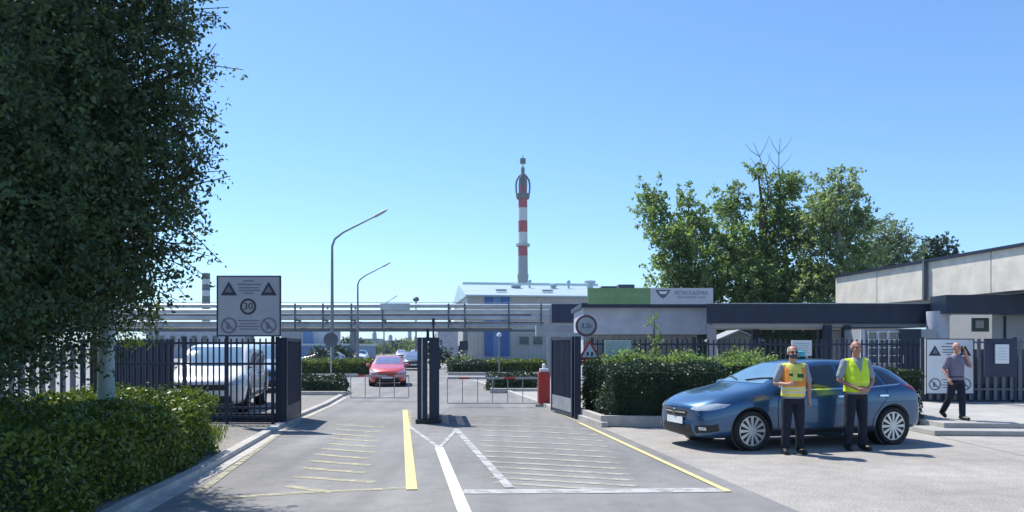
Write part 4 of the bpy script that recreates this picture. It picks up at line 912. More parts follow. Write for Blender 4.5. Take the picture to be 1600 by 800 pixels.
# ================================================================== VEHICLES
def interp(st, x):
    for a, b in zip(st, st[1:]):
        if a[0] <= x <= b[0]:
            t = (x - a[0]) / (b[0] - a[0]); return [p + (q - p) * t for p, q in zip(a, b)]
    return list(st[-1])
def car_body(st, axles, wheel_r, arch_r, wid):
    """loft of stations x,w,zt,zb,wr,zbot,bow -> smooth closed shell with wheel arches cut; nose at +x"""
    vs = []; fs = []; L = st[-1][0]
    for s in st:
        x, w_, zt_, zb_, wr, z0, bow = s; g = zt_ - zb_; dz = min(.07, .3 * g)
        half = [(0, z0), (.72 * w_, z0), (.93 * w_, z0 + .05), (.98 * w_, z0 + .16), (w_, (z0 + zb_) / 2 + .04), (.985 * w_, zb_ - .09), (.955 * w_, zb_), ((.95 * w_ + wr) / 2 + .01, zb_ + (g - dz) * .5), (wr, zt_ - dz), (.86 * wr, zt_ - dz * .3), (.5 * wr, zt_), (0, zt_ + .004)]
        full = half + [(-y, z) for y, z in half[-2:0:-1]]
        for y, z in full:
            k = 1 - .55 * max(0, (z - zb_) / max(g, .01)) if bow > 0 else 1
            vs.append((x + bow * (abs(y) / max(w_, .01)) ** 2, y, z))
    n = len(full)
    for i in range(len(st) - 1):
        for k in range(n): k2 = (k + 1) % n; fs.append((i * n + k, (i + 1) * n + k, (i + 1) * n + k2, i * n + k2))
    for i, rev in ((0, False), (len(st) - 1, True)):
        c = np.mean([vs[i * n + k] for k in range(n)], 0); ci = len(vs); vs.append(tuple(c))
        for k in range(n):
            f = (i * n + k, i * n + (k + 1) % n, ci); fs.append(f[::-1] if rev else f)
    vs = [(L - x, -y, z) for x, y, z in vs]      # nose towards +x
    me = bpy.data.meshes.new('tmpbody'); me.from_pydata(vs, [], fs)
    bm = bmesh.new(); bm.from_mesh(me); bmesh.ops.recalc_face_normals(bm, faces=bm.faces); bm.to_mesh(me); bm.free()
    o = bpy.data.objects.new('tmpbody', me); COL.objects.link(o)
    m = o.modifiers.new('s', 'SUBSURF'); m.levels = 2; m.render_levels = 2
    dg = bpy.context.evaluated_depsgraph_get(); full_me = bpy.data.meshes.new_from_object(o.evaluated_get(dg))
    bm = bmesh.new(); bm.from_mesh(full_me); bvh = BVHTree.FromBMesh(bm); bm.free()
    cm = MB()
    for ax in axles:
        for s in (-1, 1): cm.lathe([(arch_r, s * (wid - .30)), (arch_r, s * (wid + .4))] if s > 0 else [(arch_r, -wid - .4), (arch_r, -wid + .30)], (ax, 0, wheel_r + .01), 'Y', 36)
    c = cm.build('tmpcut', black, local=True)
    b2 = bpy.data.objects.new('tmpb2', full_me); COL.objects.link(b2)
    bo = b2.modifiers.new('b', 'BOOLEAN'); bo.operation = 'DIFFERENCE'; bo.object = c; bo.solver = 'EXACT'
    dg = bpy.context.evaluated_depsgraph_get(); out = bpy.data.meshes.new_from_object(b2.evaluated_get(dg))
    for q in (o, c, b2): bpy.data.objects.remove(q)
    return out, bvh
def patch(bvh, outline, view, offs=.006, nr=12, nc=14, thick=.012, deep=4.):
    """conforming panel: outline in the plane seen along 'view' (front, back, left, right, top, or 'fd' raked) pressed onto the body"""
    mb = MB(); o = np.array(outline, float); b0, b1 = o[:, 1].min(), o[:, 1].max(); F_ = []; B_ = []
    ax = {'front': lambda a, b: (Vector((9, a, b)), Vector((-1, 0, 0))), 'back': lambda a, b: (Vector((-4, a, b)), Vector((1, 0, 0))),
          'left': lambda a, b: (Vector((a, 4, b)), Vector((0, -1, 0))), 'right': lambda a, b: (Vector((a, -4, b)), Vector((0, 1, 0))),
          'top': lambda a, b: (Vector((b, a, 5)), Vector((0, 0, -1)))}[view]
    last = None
    for i in range(nr + 1):
        b = b0 + (b1 - b0) * min(max(i / nr, .002), .998); xs = []
        for j in range(len(o)):
            p, q = o[j], o[(j + 1) % len(o)]
            if (p[1] - b) * (q[1] - b) < 0: xs.append(p[0] + (q[0] - p[0]) * (b - p[1]) / (q[1] - p[1]))
        if len(xs) < 2: continue
        lo, hi = min(xs), max(xs); rf = []; rb_ = []
        for j in range(nc + 1):
            a = lo + (hi - lo) * j / nc; og, d = ax(a, b); h = bvh.ray_cast(og, d)
            if h[0] is None:
                h = bvh.find_nearest(last if last is not None else og)
            pos, nrm_ = h[0], h[1]; last = pos
            if nrm_.dot(d) > 0: nrm_ = -nrm_
            rf.append(pos + nrm_ * offs); rb_.append(pos - nrm_ * thick)
        F_.append(rf); B_.append(rb_)
    nr2 = len(F_); m = nc + 1; vs = [p for r_ in F_ for p in r_] + [p for r_ in B_ for p in r_]; K = nr2 * m; fs = []
    for i in range(nr2 - 1):
        for j in range(nc): fs += [(i * m + j, i * m + j + 1, (i + 1) * m + j + 1, (i + 1) * m + j), (K + i * m + j, K + (i + 1) * m + j, K + (i + 1) * m + j + 1, K + i * m + j + 1)]
    for j in range(nc): fs += [(j + 1, j, K + j, K + j + 1), ((nr2 - 1) * m + j, (nr2 - 1) * m + j + 1, K + (nr2 - 1) * m + j + 1, K + (nr2 - 1) * m + j)]
    for i in range(nr2 - 1): fs += [(i * m, (i + 1) * m, K + (i + 1) * m, K + i * m), ((i + 1) * m + nc, i * m + nc, K + i * m + nc, K + (i + 1) * m + nc)]
    mb.add(vs, fs)
    bm = bmesh.new(); me = bpy.data.meshes.new('t'); me.from_pydata([tuple(v) for v in mb.v], [], mb.f); bm.from_mesh(me); bmesh.ops.recalc_face_normals(bm, faces=bm.faces)
    mb.v = [tuple(v.co) for v in bm.verts]; mb.f = [tuple(v.index for v in f.verts) for f in bm.faces]; bm.free(); bpy.data.meshes.remove(me)
    return mb
def strip(bvh, pts, wd, view, offs=.003, thick=.006):
    """thin conforming line (door gaps, trim)"""
    mb = MB()
    for (a, b), (c, d) in zip(pts, pts[1:]):
        L = math.hypot(c - a, d - b); nx, ny = -(d - b) / L * wd / 2, (c - a) / L * wd / 2
        q = patch(bvh, [(a + nx, b + ny), (c + nx, d + ny), (c - nx, d - ny), (a - nx, b - ny)], view, offs, 8, 3, thick) if abs(d - b) > abs(c - a) else patch(bvh, [(a + nx, b + ny), (c + nx, d + ny), (c - nx, d - ny), (a - nx, b - ny)], view, offs, 3, 12, thick)
        mb.add(q.v, q.f)
    return mb
def wheel(parent, x, y, r_, side, spokes=12, wdt=.21):
    w_ = empty('wheel', (0, 0, 0)); w_.parent = parent; w_.location = (x, y, r_)
    s = side; mb = MB(); o_ = wdt / 2
    mb.lathe([(r_ * .75, -o_ * .9), (r_ * .9, -o_), (r_ * .985, -o_ * .75), (r_, -o_ * .4), (r_, o_ * .4), (r_ * .985, o_ * .75), (r_ * .9, o_), (r_ * .75, o_ * .9)], (0, 0, 0), 'Y', 40, closed=True)
    mb.build('tyre', rubber, w_, local=True, smooth=True)
    mb = MB(); ys = lambda v: s * v
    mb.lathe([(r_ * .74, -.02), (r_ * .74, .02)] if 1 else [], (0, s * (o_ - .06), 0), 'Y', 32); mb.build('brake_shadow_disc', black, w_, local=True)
    mb = MB(); 
    prof = [(r_ * .69, 0), (r_ * .69, .012), (r_ * .755, .012), (r_ * .755, 0)]
    mb.lathe([(a, s * (o_ - .03 + b)) for a, b in prof], (0, 0, 0), 'Y', 40, closed=True)
    mb.lathe([(r_ * .17, s * (o_ - .05)), (r_ * .17, s * (o_ - .012))] if s > 0 else [(r_ * .17, s * (o_ - .012)), (r_ * .17, s * (o_ - .05))], (0, 0, 0), 'Y', 20)
    for k in range(spokes):
        a = 2 * math.pi * k / spokes; m = Matrix.Rotation(a, 3, 'Y')
        i0, i1 = r_ * .13, r_ * .70; w0, w1 = r_ * .042, r_ * .080; y0, y1 = s * (o_ - .045), s * (o_ - .016)
        vs = [m @ Vector(p) for p in ((i0, y0, -w0), (i1, y0, -w1), (i1, y0, w1), (i0, y0, w0), (i0, y1, -w0), (i1, y1, -w1), (i1, y1, w1), (i0, y1, w0))]
        mb.add(vs, [(0, 1, 2, 3), (7, 6, 5, 4), (4, 5, 1, 0), (5, 6, 2, 1), (6, 7, 3, 2), (7, 4, 0, 3)])
    mb.build('rim', alloy, w_, local=True)
    return w_
def lr(pts, s): return [(a, b) for a, b in pts]
def make_car(name, loc, yaw, label, cat, paint, st, axles, wr, arch, wid, win, spec, spokes=12, group=None, plate=None, sidegap=True):
    r = empty(name, loc, label, cat, group, rz=yaw); me, bvh = car_body(st, axles, wr, arch, wid); L = st[-1][0]
    me.name = 'body'; me.materials.clear(); me.materials.append(paint); me.polygons.foreach_set('material_index', [0] * len(me.polygons)); me.polygons.foreach_set('use_smooth', [True] * len(me.polygons))
    try: me.set_sharp_from_angle(angle=R(38))
    except Exception: pass
    b = bpy.data.objects.new('body', me); COL.objects.link(b); b.parent = r
    for ax in axles:
        for s in (-1, 1):
            mb = MB(); o0, o1 = sorted((s * (wid - .285), s * (wid - .06)))
            mb.lathe([(arch - .004, o0), (arch - .004, o1), (arch - .03, o1), (arch - .03, o0)], (ax, 0, wr + .01), 'Y', 36, closed=True); mb.lathe([(arch - .006, s * (wid - .295) - .004), (arch - .006, s * (wid - .295) + .004)], (ax, 0, wr + .01), 'Y', 30)
            mb.build('wheel_arch', black, r, local=True)
            wheel(r, ax, s * (wid - .115), wr, s, spokes)
    for key, (view, outl, mt_, nm) in win.items():
        if view == 'side': todo = (('left', outl), ('right', outl))
        elif view in ('frontpair', 'backpair'): todo = ((view[:-4], outl), (view[:-4], [(-a, b_) for a, b_ in outl]))
        else: todo = ((view, outl),)
        for vw, ol in todo: patch(bvh, ol, vw).build(nm, mt_, r, local=True, smooth=True)
    if sidegap:
        for vw in ('left', 'right'):
            for g in sidegap: strip(bvh, g, .014, vw).build('door_gap', black, r, local=True)
    spec(r, bvh, L)
    return r
def mirrors(r, x, z, y, m, sx=.22):
    for s in (-1, 1):
        mb = MB(); mb.lathe([(.02, -.10), (.075, -.085), (.095, 0), (.08, .07), (.02, .09)], (0, 0, 0), 'Y', 16)
        mb.v = [(x + v[0] * 1.05, s * (y + .06) + v[1] * 1.1, z + v[2] * .8) for v in mb.v]; mm = mb.build('mirror', m, r, local=True, smooth=True)
        mb = MB(); mb.box((x + .0, s * (y - .04), z - .05), (.08, .12, .04)); mb.build('mirror_arm', black, mm, local=True)
def handles(r, bvh, xs, z, m):
    for vw, s in (('left', 1), ('right', -1)):
        for x in xs:
            mb = patch(bvh, [(x - .09, z - .014), (x + .09, z - .014), (x + .09, z + .014), (x - .09, z + .014)], vw, .03, 3, 6, .0); mb.build('door_handle', m, r, local=True, smooth=True)

# ---- blue hatchback
hb = [(0, .62, .70, .58, .50, .30, .07), (.04, .74, .75, .64, .60, .22, .13), (.16, .83, .82, .71, .66, .185, .16), (.42, .885, .915, .79, .74, .18, .10), (.92, .91, 1.0, .87, .77, .18, .02), (1.22, .915, 1.06, .91, .78, .18, 0),
      (1.31, .915, 1.10, .92, .765, .18, 0), (1.73, .915, 1.31, .935, .685, .18, 0), (2.10, .915, 1.455, .95, .62, .18, 0), (2.55, .915, 1.50, .96, .60, .18, 0), (3.0, .915, 1.49, .975, .595, .18, 0), (3.5, .91, 1.43, .99, .58, .18, 0),
      (3.92, .89, 1.375, 1.005, .57, .19, 0), (4.14, .88, 1.26, 1.0, .59, .22, -.02), (4.38, .86, 1.07, .96, .64, .24, -.06), (4.50, .82, .93, .86, .66, .26, -.10), (4.56, .72, .80, .72, .58, .34, -.09)]
HL = 4.56
X = lambda d: HL - d      # distance from the nose -> local x
def hatch_spec(r, bvh, L):
    mirrors(r, X(1.54), 1.03, .90, carblue); handles(r, bvh, (X(2.62), X(3.55)), .86, chrome)
    for vw in ('left', 'right'):
        strip(bvh, [(X(1.46), .955), (X(2.3), .985), (X(3.2), 1.00), (X(4.0), 1.05)], .02, vw, .009).build('window_trim', chrome, r, local=True)
        strip(bvh, [(X(1.1), .70), (X(2.4), .73), (X(3.6), .78)], .012, vw, .002, .004).build('crease', carblue, r, local=True)
        strip(bvh, [(X(1.35), .30), (X(3.35), .30)], .07, vw, .008).build('sill', black, r, local=True)
    patch(bvh, [(-.30, .545), (.30, .545), (.36, .615), (.33, .64), (-.33, .64), (-.36, .615)], 'front', .008).build('grille', black, r, local=True, smooth=True)
    patch(bvh, [(-.33, .60), (.33, .60), (.33, .622), (-.33, .622)], 'front', .02, 3).build('grille_bar', chrome, r, local=True)
    mb = MB(); mb.lathe([(.05, 0), (.05, .02)], (0, 0, 0), 'X', 20); c = bvh.ray_cast(Vector((9, 0, .612)), Vector((-1, 0, 0)))[0]; mb.v = [(v[0] + c.x + .012, v[1], v[2] + .612) for v in mb.v]; mb.build('badge', chrome, r, local=True)
    patch(bvh, [(-.52, .24), (.52, .24), (.44, .42), (-.44, .42)], 'front', .006).build('lower_intake', black, r, local=True)
    mb = MB(); c = bvh.ray_cast(Vector((9, 0, .47)), Vector((-1, 0, 0)))[0]; mb.box((c.x + .018, 0, .47), (.012, .52, .112)); pl_ = mb.build('number_plate', board_w, r, local=True)
    for s in (-1, 1):
        patch(bvh, [(s * .56, .28), (s * .82, .32), (s * .83, .45), (s * .56, .42)], 'front', .006, 6, 6).build('fog_recess', black, r, local=True)
        patch(bvh, [(s * .64, .345), (s * .73, .345), (s * .73, .395), (s * .64, .395)], 'front', .016, 4, 4).build('fog_light', lampglass, r, local=True)
        patch(bvh, [(s * .12, X(1.33)), (s * .16, X(1.33)), (s * .70, X(1.50)), (s * .66, X(1.51))], 'top', .03, 4, 12, -.005).build('wiper', black, r, local=True)
    # roof light
    rl = empty('roof_light', (0, 0, 0)); rl.parent = r; rl.location = (X(2.62), -.12, 1.495)
    mb = MB(); mb.lathe([(.11, 0), (.115, .02), (.10, .03)], (0, 0, 0), n=20); mb.build('base', black, rl, local=True)
    mb = MB(); mb.lathe([(.095, .03), (.10, .07), (.085, .12), (.04, .135)], (0, 0, 0), n=20); mb.build('dome', mat('teal_lens', (.06, .42, .45), .12, spec=.8), rl, local=True, smooth=True)
    mb = MB(); mb.tube([(X(3.85), 0, 1.38), (X(4.05), 0, 1.55)], .008, 6); mb.build('aerial', black, r, local=True)
hatch_win = {
    'ws': ('front', [(-.64, 1.085), (.64, 1.085), (.62, 1.16), (.54, 1.37), (.50, 1.41), (-.50, 1.41), (-.54, 1.37), (-.62, 1.16)], mat('sky_tinted_glass', (.13, .24, .34), .06, var=.2, scale=1, spec=1.), 'windscreen'),  # pale blue base colour stands in for the sky mirrored in the glass
    's1': ('side', [(X(1.52), .985), (X(1.48), 1.00), (X(2.00), 1.31), (X(2.12), 1.355), (X(2.66), 1.395), (X(2.69), 1.38), (X(2.69), 1.0)], glass, 'side_window'),
    's2': ('side', [(X(2.77), 1.0), (X(2.77), 1.395), (X(3.2), 1.385), (X(3.5), 1.35), (X(3.62), 1.02)], glass, 'side_window'),
    's3': ('side', [(X(3.69), 1.04), (X(3.60), 1.315), (X(3.76), 1.27), (X(4.00), 1.09), (X(3.96), 1.05)], glass, 'quarter_window'),
    'rw': ('back', [(-.52, 1.10), (.52, 1.10), (.48, 1.30), (-.48, 1.30)], glass, 'rear_window'),
    'hl': ('frontpair', [(.46, .665), (.62, .65), (.78, .67), (.84, .71), (.85, .765), (.76, .775), (.58, .735), (.48, .70)], lampglass, 'headlight'),
    'tl': ('backpair', [(.50, .86), (.80, .82), (.84, .95), (.80, 1.04), (.66, 1.02), (.52, .94)], tailglass, 'tail_light'),
    'rp': ('back', [(-.26, .62), (.26, .62), (.26, .72), (-.26, .72)], board_w, 'rear_plate'),
}
gaps = [[(X(1.47), .93), (X(1.42), .70), (X(1.44), .32)], [(X(2.73), 1.0), (X(2.74), .32)], [(X(3.66), 1.0), (X(3.62), .80), (X(3.35), .50), (X(3.33), .34)], [(X(1.47), .325), (X(3.33), .325)]]
yaw = math.atan2(-.286, -.958)
fax, rax = X(.95), X(3.77)
# near side wheel contacts seen in the photograph fix the place
nd = Vector((math.cos(yaw), math.sin(yaw), 0)); sd_ = Vector((-nd.y, nd.x, 0))
fw_ = Vector((3.90, 12.62, 0)); org = fw_ - nd * fax - sd_ * .80
if True:
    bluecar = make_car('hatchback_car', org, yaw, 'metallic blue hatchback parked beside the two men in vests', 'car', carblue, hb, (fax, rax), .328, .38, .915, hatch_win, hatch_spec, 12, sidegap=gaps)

# ---- red car coming along the road (simple hatch proportions, narrower)
def red_spec(r, bvh, L):
    mirrors(r, X(1.54), 1.03, .90, carred)
    patch(bvh, [(-.36, .50), (.36, .50), (.40, .62), (-.40, .62)], 'front', .008).build('grille', black, r, local=True, smooth=True)
    patch(bvh, [(-.62, .22), (.62, .22), (.55, .42), (-.55, .42)], 'front', .006).build('lower_intake', black, r, local=True)
    mb = MB(); c = bvh.ray_cast(Vector((9, 0, .47)), Vector((-1, 0, 0)))[0]; mb.box((c.x + .018, 0, .46), (.012, .52, .11)); mb.build('number_plate', board_w, r, local=True)
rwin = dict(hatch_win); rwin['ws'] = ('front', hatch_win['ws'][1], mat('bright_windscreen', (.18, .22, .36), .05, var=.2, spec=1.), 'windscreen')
rp_ = W(605, 0, 33.2); redyaw = math.atan2(-RD.y, -RD.x)
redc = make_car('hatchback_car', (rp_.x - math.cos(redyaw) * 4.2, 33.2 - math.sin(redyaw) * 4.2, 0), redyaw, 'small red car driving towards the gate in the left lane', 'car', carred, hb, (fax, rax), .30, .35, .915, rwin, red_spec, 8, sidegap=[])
redc.scale = (.90, .90, .90)

# ---- white van behind the fence
vb = [(0, .70, .78, .62, .62, .34, .05), (.05, .82, .84, .70, .70, .24, .10), (.25, .92, .96, .82, .76, .22, .08), (.60, .95, 1.06, .95, .80, .22, .02), (.95, .96, 1.14, 1.0, .82, .22, 0), (1.15, .96, 1.27, 1.02, .82, .22, 0), (1.60, .96, 1.60, 1.04, .78, .22, 0), (1.90, .96, 1.72, 1.05, .77, .22, 0),
      (2.6, .96, 1.77, 1.06, .78, .22, 0), (3.6, .96, 1.78, 1.06, .78, .22, 0), (4.3, .95, 1.75, 1.06, .77, .22, 0), (4.58, .93, 1.66, 1.05, .76, .24, -.02), (4.70, .90, 1.25, 1.0, .76, .26, -.04), (4.76, .84, .95, .86, .70, .30, -.04)]
V = lambda d: 4.76 - d
def van_spec(r, bvh, L):
    mirrors(r, V(1.35), 1.18, .95, carwhite); handles(r, bvh, (V(2.45), V(2.9)), .95, black)
    patch(bvh, [(-.55, .60), (.55, .60), (.62, .74), (-.62, .74)], 'front', .008).build('grille', black, r, local=True, smooth=True)
    patch(bvh, [(-.70, .28), (.70, .28), (.62, .46), (-.62, .46)], 'front', .006).build('lower_intake', black, r, local=True)
    mb = MB(); c = bvh.ray_cast(Vector((9, 0, .53)), Vector((-1, 0, 0)))[0]; mb.box((c.x + .02, 0, .53), (.012, .52, .112)); mb.build('number_plate', board_w, r, local=True)
    for vw in ('left', 'right'): strip(bvh, [(V(1.2), .42), (V(3.6), .42)], .09, vw, .012).build('side_moulding', black, r, local=True)
vwin = {
    'ws': ('front', [(-.74, 1.17), (.74, 1.17), (.70, 1.30), (.64, 1.66), (-.64, 1.66), (-.70, 1.30)], MATS['sky_tinted_glass'], 'windscreen'),
    's1': ('side', [(V(1.42), 1.12), (V(1.40), 1.16), (V(1.75), 1.50), (V(1.95), 1.60), (V(2.55), 1.62), (V(2.55), 1.12)], glass, 'side_window'),
    's2': ('side', [(V(2.68), 1.14), (V(2.68), 1.60), (V(3.5), 1.60), (V(3.5), 1.14)], glass, 'side_window'),
    's3': ('side', [(V(3.62), 1.16), (V(3.62), 1.58), (V(4.3), 1.54), (V(4.4), 1.20)], glass, 'side_window'),
    'rw': ('back', [(-.64, 1.12), (.64, 1.12), (.58, 1.55), (-.58, 1.55)], glass, 'rear_window'),
    'hl': ('frontpair', [(.60, .70), (.86, .72), (.92, .92), (.84, .98), (.70, .86), (.60, .78)], lampglass, 'headlight'),
    'tl': ('backpair', [(.78, .80), (.88, .80), (.86, 1.2), (.78, 1.2)], tailglass, 'tail_light'),
}
vgaps = [[(V(1.28), 1.1), (V(1.25), .45)], [(V(2.62), 1.6), (V(2.62), .45)], [(V(3.56), 1.6), (V(3.56), .5)]]
vy = math.atan2(-.985, .17)
vp = W(316, 0, 18.6); d_ = Vector((math.cos(vy), math.sin(vy), 0)); o_ = Vector((vp.x, 18.6, 0)) - d_ * 4.76
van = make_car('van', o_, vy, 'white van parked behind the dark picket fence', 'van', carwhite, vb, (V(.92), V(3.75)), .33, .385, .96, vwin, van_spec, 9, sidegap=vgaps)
van.location.z = .05
# blue van behind it and distant cars: copies share mesh data
def copy_tree(o, parent=None, swap=None):
    c = o.copy(); COL.objects.link(c); c.parent = parent
    if swap and o.name.split('.')[0] == 'body':
        c.data = o.data.copy(); c.data.materials[0] = swap
    for chd in [q for q in o.children]: copy_tree(chd, c, swap)
    return c
bv = copy_tree(van, None, blue_l); p = W(392, 0, 29.5); bv.location = (p.x, 33.0, .0); bv['label'] = 'bright blue van just behind the white van'; bv.scale = (1.08,) * 3
for i, (px, Y, m, lab) in enumerate(((645, 62, cardark, 'dark car just left of the folded centre gate'), (540, 75, carsilver, 'silver car parked by the second lamp'), (566, 95, carwhite, 'white car parked left of the road end'), (627, 120, carsilver, 'far silver car above the red car roof'), (648, 135, carwhite, 'far white car near the centre gate top'))):
    c = copy_tree(redc, None, m); c.location = (W(px, 0, Y).x, Y, 0); c['label'] = lab; c['group'] = 'cars far beyond the gate'; c.scale = (.95,) * 3
    if i == 1: c.rotation_euler = (0, 0, R(190))
# paving stone lump beside the car bonnet and an item on the forecourt
mb = MB(); p = W(1066, 625, 16.9); mb.box((p.x + .1, 16.9, .95), (.34, .3, .14)); mb.box((p.x + .1, 16.9, .5), (.2, .2, .86)); tag(mb.build('stone_post', kerb_m, bevel=.02), 'short pale stone post between dark hedge and blue bonnet', 'post')

# ================================================================== PEOPLE
def solid(parts, voxel, smooth=4):
    """parts fused into one continuous surface: ('t', points, radii) tapered limbs; ('e', centre, radii[, rotmatrix]); ('l', [(c, rx, ry)...]) lofted trunks"""
    bm = bmesh.new()
    for p in parts:
        if p[0] == 'e':
            m = Matrix.Translation(p[1]) @ (p[3].to_4x4() if len(p) > 3 else Matrix.Identity(4)) @ Matrix.Diagonal((*p[2], 1)); bmesh.ops.create_icosphere(bm, subdivisions=3, radius=1, matrix=m)
        elif p[0] == 't':
            mb = MB(); mb.tube(p[1], list(p[2]), 14); me = bpy.data.meshes.new('t'); me.from_pydata(mb.v, [], mb.f); bm.from_mesh(me); bpy.data.meshes.remove(me)
            for q, r_ in zip(p[1], p[2]): bmesh.ops.create_icosphere(bm, subdivisions=2, radius=r_ * 1.0, matrix=Matrix.Translation(q))
        else:
            mb = MB(); vs = []; n = 24; 
            for c, rx, ry in p[1]:
                for k in range(n):
                    a = 2 * math.pi * k / n; ca, sa = math.cos(a), math.sin(a); e = .85
                    vs.append((c[0] + rx * math.copysign(abs(ca) ** e, ca), c[1] + ry * math.copysign(abs(sa) ** e, sa), c[2]))
            fs = [(i * n + k, i * n + (k + 1) % n, (i + 1) * n + (k + 1) % n, (i + 1) * n + k) for i in range(len(p[1]) - 1) for k in range(n)]
            fs += [tuple(range(n))[::-1], tuple(range((len(p[1]) - 1) * n, len(p[1]) * n))]
            me = bpy.data.meshes.new('t'); me.from_pydata(vs, [], fs); bm.from_mesh(me); bpy.data.meshes.remove(me)
    me = bpy.data.meshes.new('t'); bmesh.ops.recalc_face_normals(bm, faces=bm.faces); bm.to_mesh(me); bm.free()
    o = bpy.data.objects.new('t', me); COL.objects.link(o)
    rm = o.modifiers.new('r', 'REMESH'); rm.mode = 'VOXEL'; rm.voxel_size = voxel
    sm = o.modifiers.new('s', 'SMOOTH'); sm.iterations = smooth; sm.factor = .5
    dg = bpy.context.evaluated_depsgraph_get(); out = bpy.data.meshes.new_from_object(o.evaluated_get(dg)); bpy.data.objects.remove(o); bpy.data.meshes.remove(me)
    out.polygons.foreach_set('use_smooth', [True] * len(out.polygons)); return out
def put(name, me, m, parent, pick=None):
    me.materials.clear(); me.name = name
    for q in (m if isinstance(m, list) else [m]): me.materials.append(q)
    if pick: me.polygons.foreach_set('material_index', [pick(p.center) for p in me.polygons])
    o = bpy.data.objects.new(name, me); COL.objects.link(o); o.parent = parent; return o
V3 = Vector
def hand(wr, d, palm_n, curl=.5, side=1, s=1.):
    """palm and five separate bent fingers; d = forearm direction, palm_n = direction the palm faces"""
    d = d.normalized(); n_ = (palm_n - d * palm_n.dot(d)).normalized(); u = d.cross(n_) * side; parts = []
    pc = wr + d * .05 * s
    parts.append(('t', [wr, wr + d * .03 * s + u * .012, wr + d * .075 * s + u * .018], [.024 * s, .026 * s, .021 * s])); parts.append(('t', [wr, wr + d * .03 * s - u * .012, wr + d * .075 * s - u * .018], [.024 * s, .026 * s, .021 * s]))
    for i, ln in enumerate((.072, .080, .075, .058)):
        b = wr + d * .078 * s + u * (.032 - i * .0213) * s; dd = d.copy(); p = [b]
        for k, f in enumerate((.45, .32, .23)): dd = (dd + n_ * curl * (.6 + .5 * k)).normalized(); p.append(p[-1] + dd * ln * f * s)
        parts.append(('t', p, [.0098 * s, .0092 * s, .0085 * s, .0072 * s]))
    b = wr + d * .025 * s + u * .026 * s; t1 = b + (u * .8 + d * .55 + n_ * .35).normalized() * .035 * s; t2 = t1 + (u * .25 + d + n_ * .5).normalized() * .03 * s
    parts.append(('t', [b, t1, t2], [.013 * s, .011 * s, .009 * s])); return parts
def head_parts(h, fwd=V3((0, -1, 0)), s=1.):
    f = fwd.normalized(); rt = V3((0, 0, 1)).cross(f); up_ = V3((0, 0, 1)); M3 = Matrix((rt, f, up_)).transposed()
    L_ = lambda a, b, c: h + (rt * a + f * b + up_ * c) * s
    P_ = [('e', L_(0, -.012, .022), (.076 * s, .094 * s, .092 * s), M3), ('e', L_(0, .02, -.045), (.060 * s, .068 * s, .072 * s), M3), ('e', L_(0, .045, -.085), (.034 * s, .034 * s, .03 * s), M3),
          ('t', [L_(0, .088, .02), L_(0, .108, -.022)], [.010 * s, .015 * s]), ('e', L_(0, .076, -.055), (.026 * s, .016 * s, .010 * s), M3), ('e', L_(0, .076, .030), (.05 * s, .014 * s, .012 * s), M3)]
    for q in (-1, 1): P_.append(('e', L_(q * .078, -.005, -.008), (.011 * s, .020 * s, .032 * s), M3)); P_.append(('e', L_(q * .036, .062, -.025), (.024 * s, .02 * s, .02 * s), M3))
    return P_, L_, M3
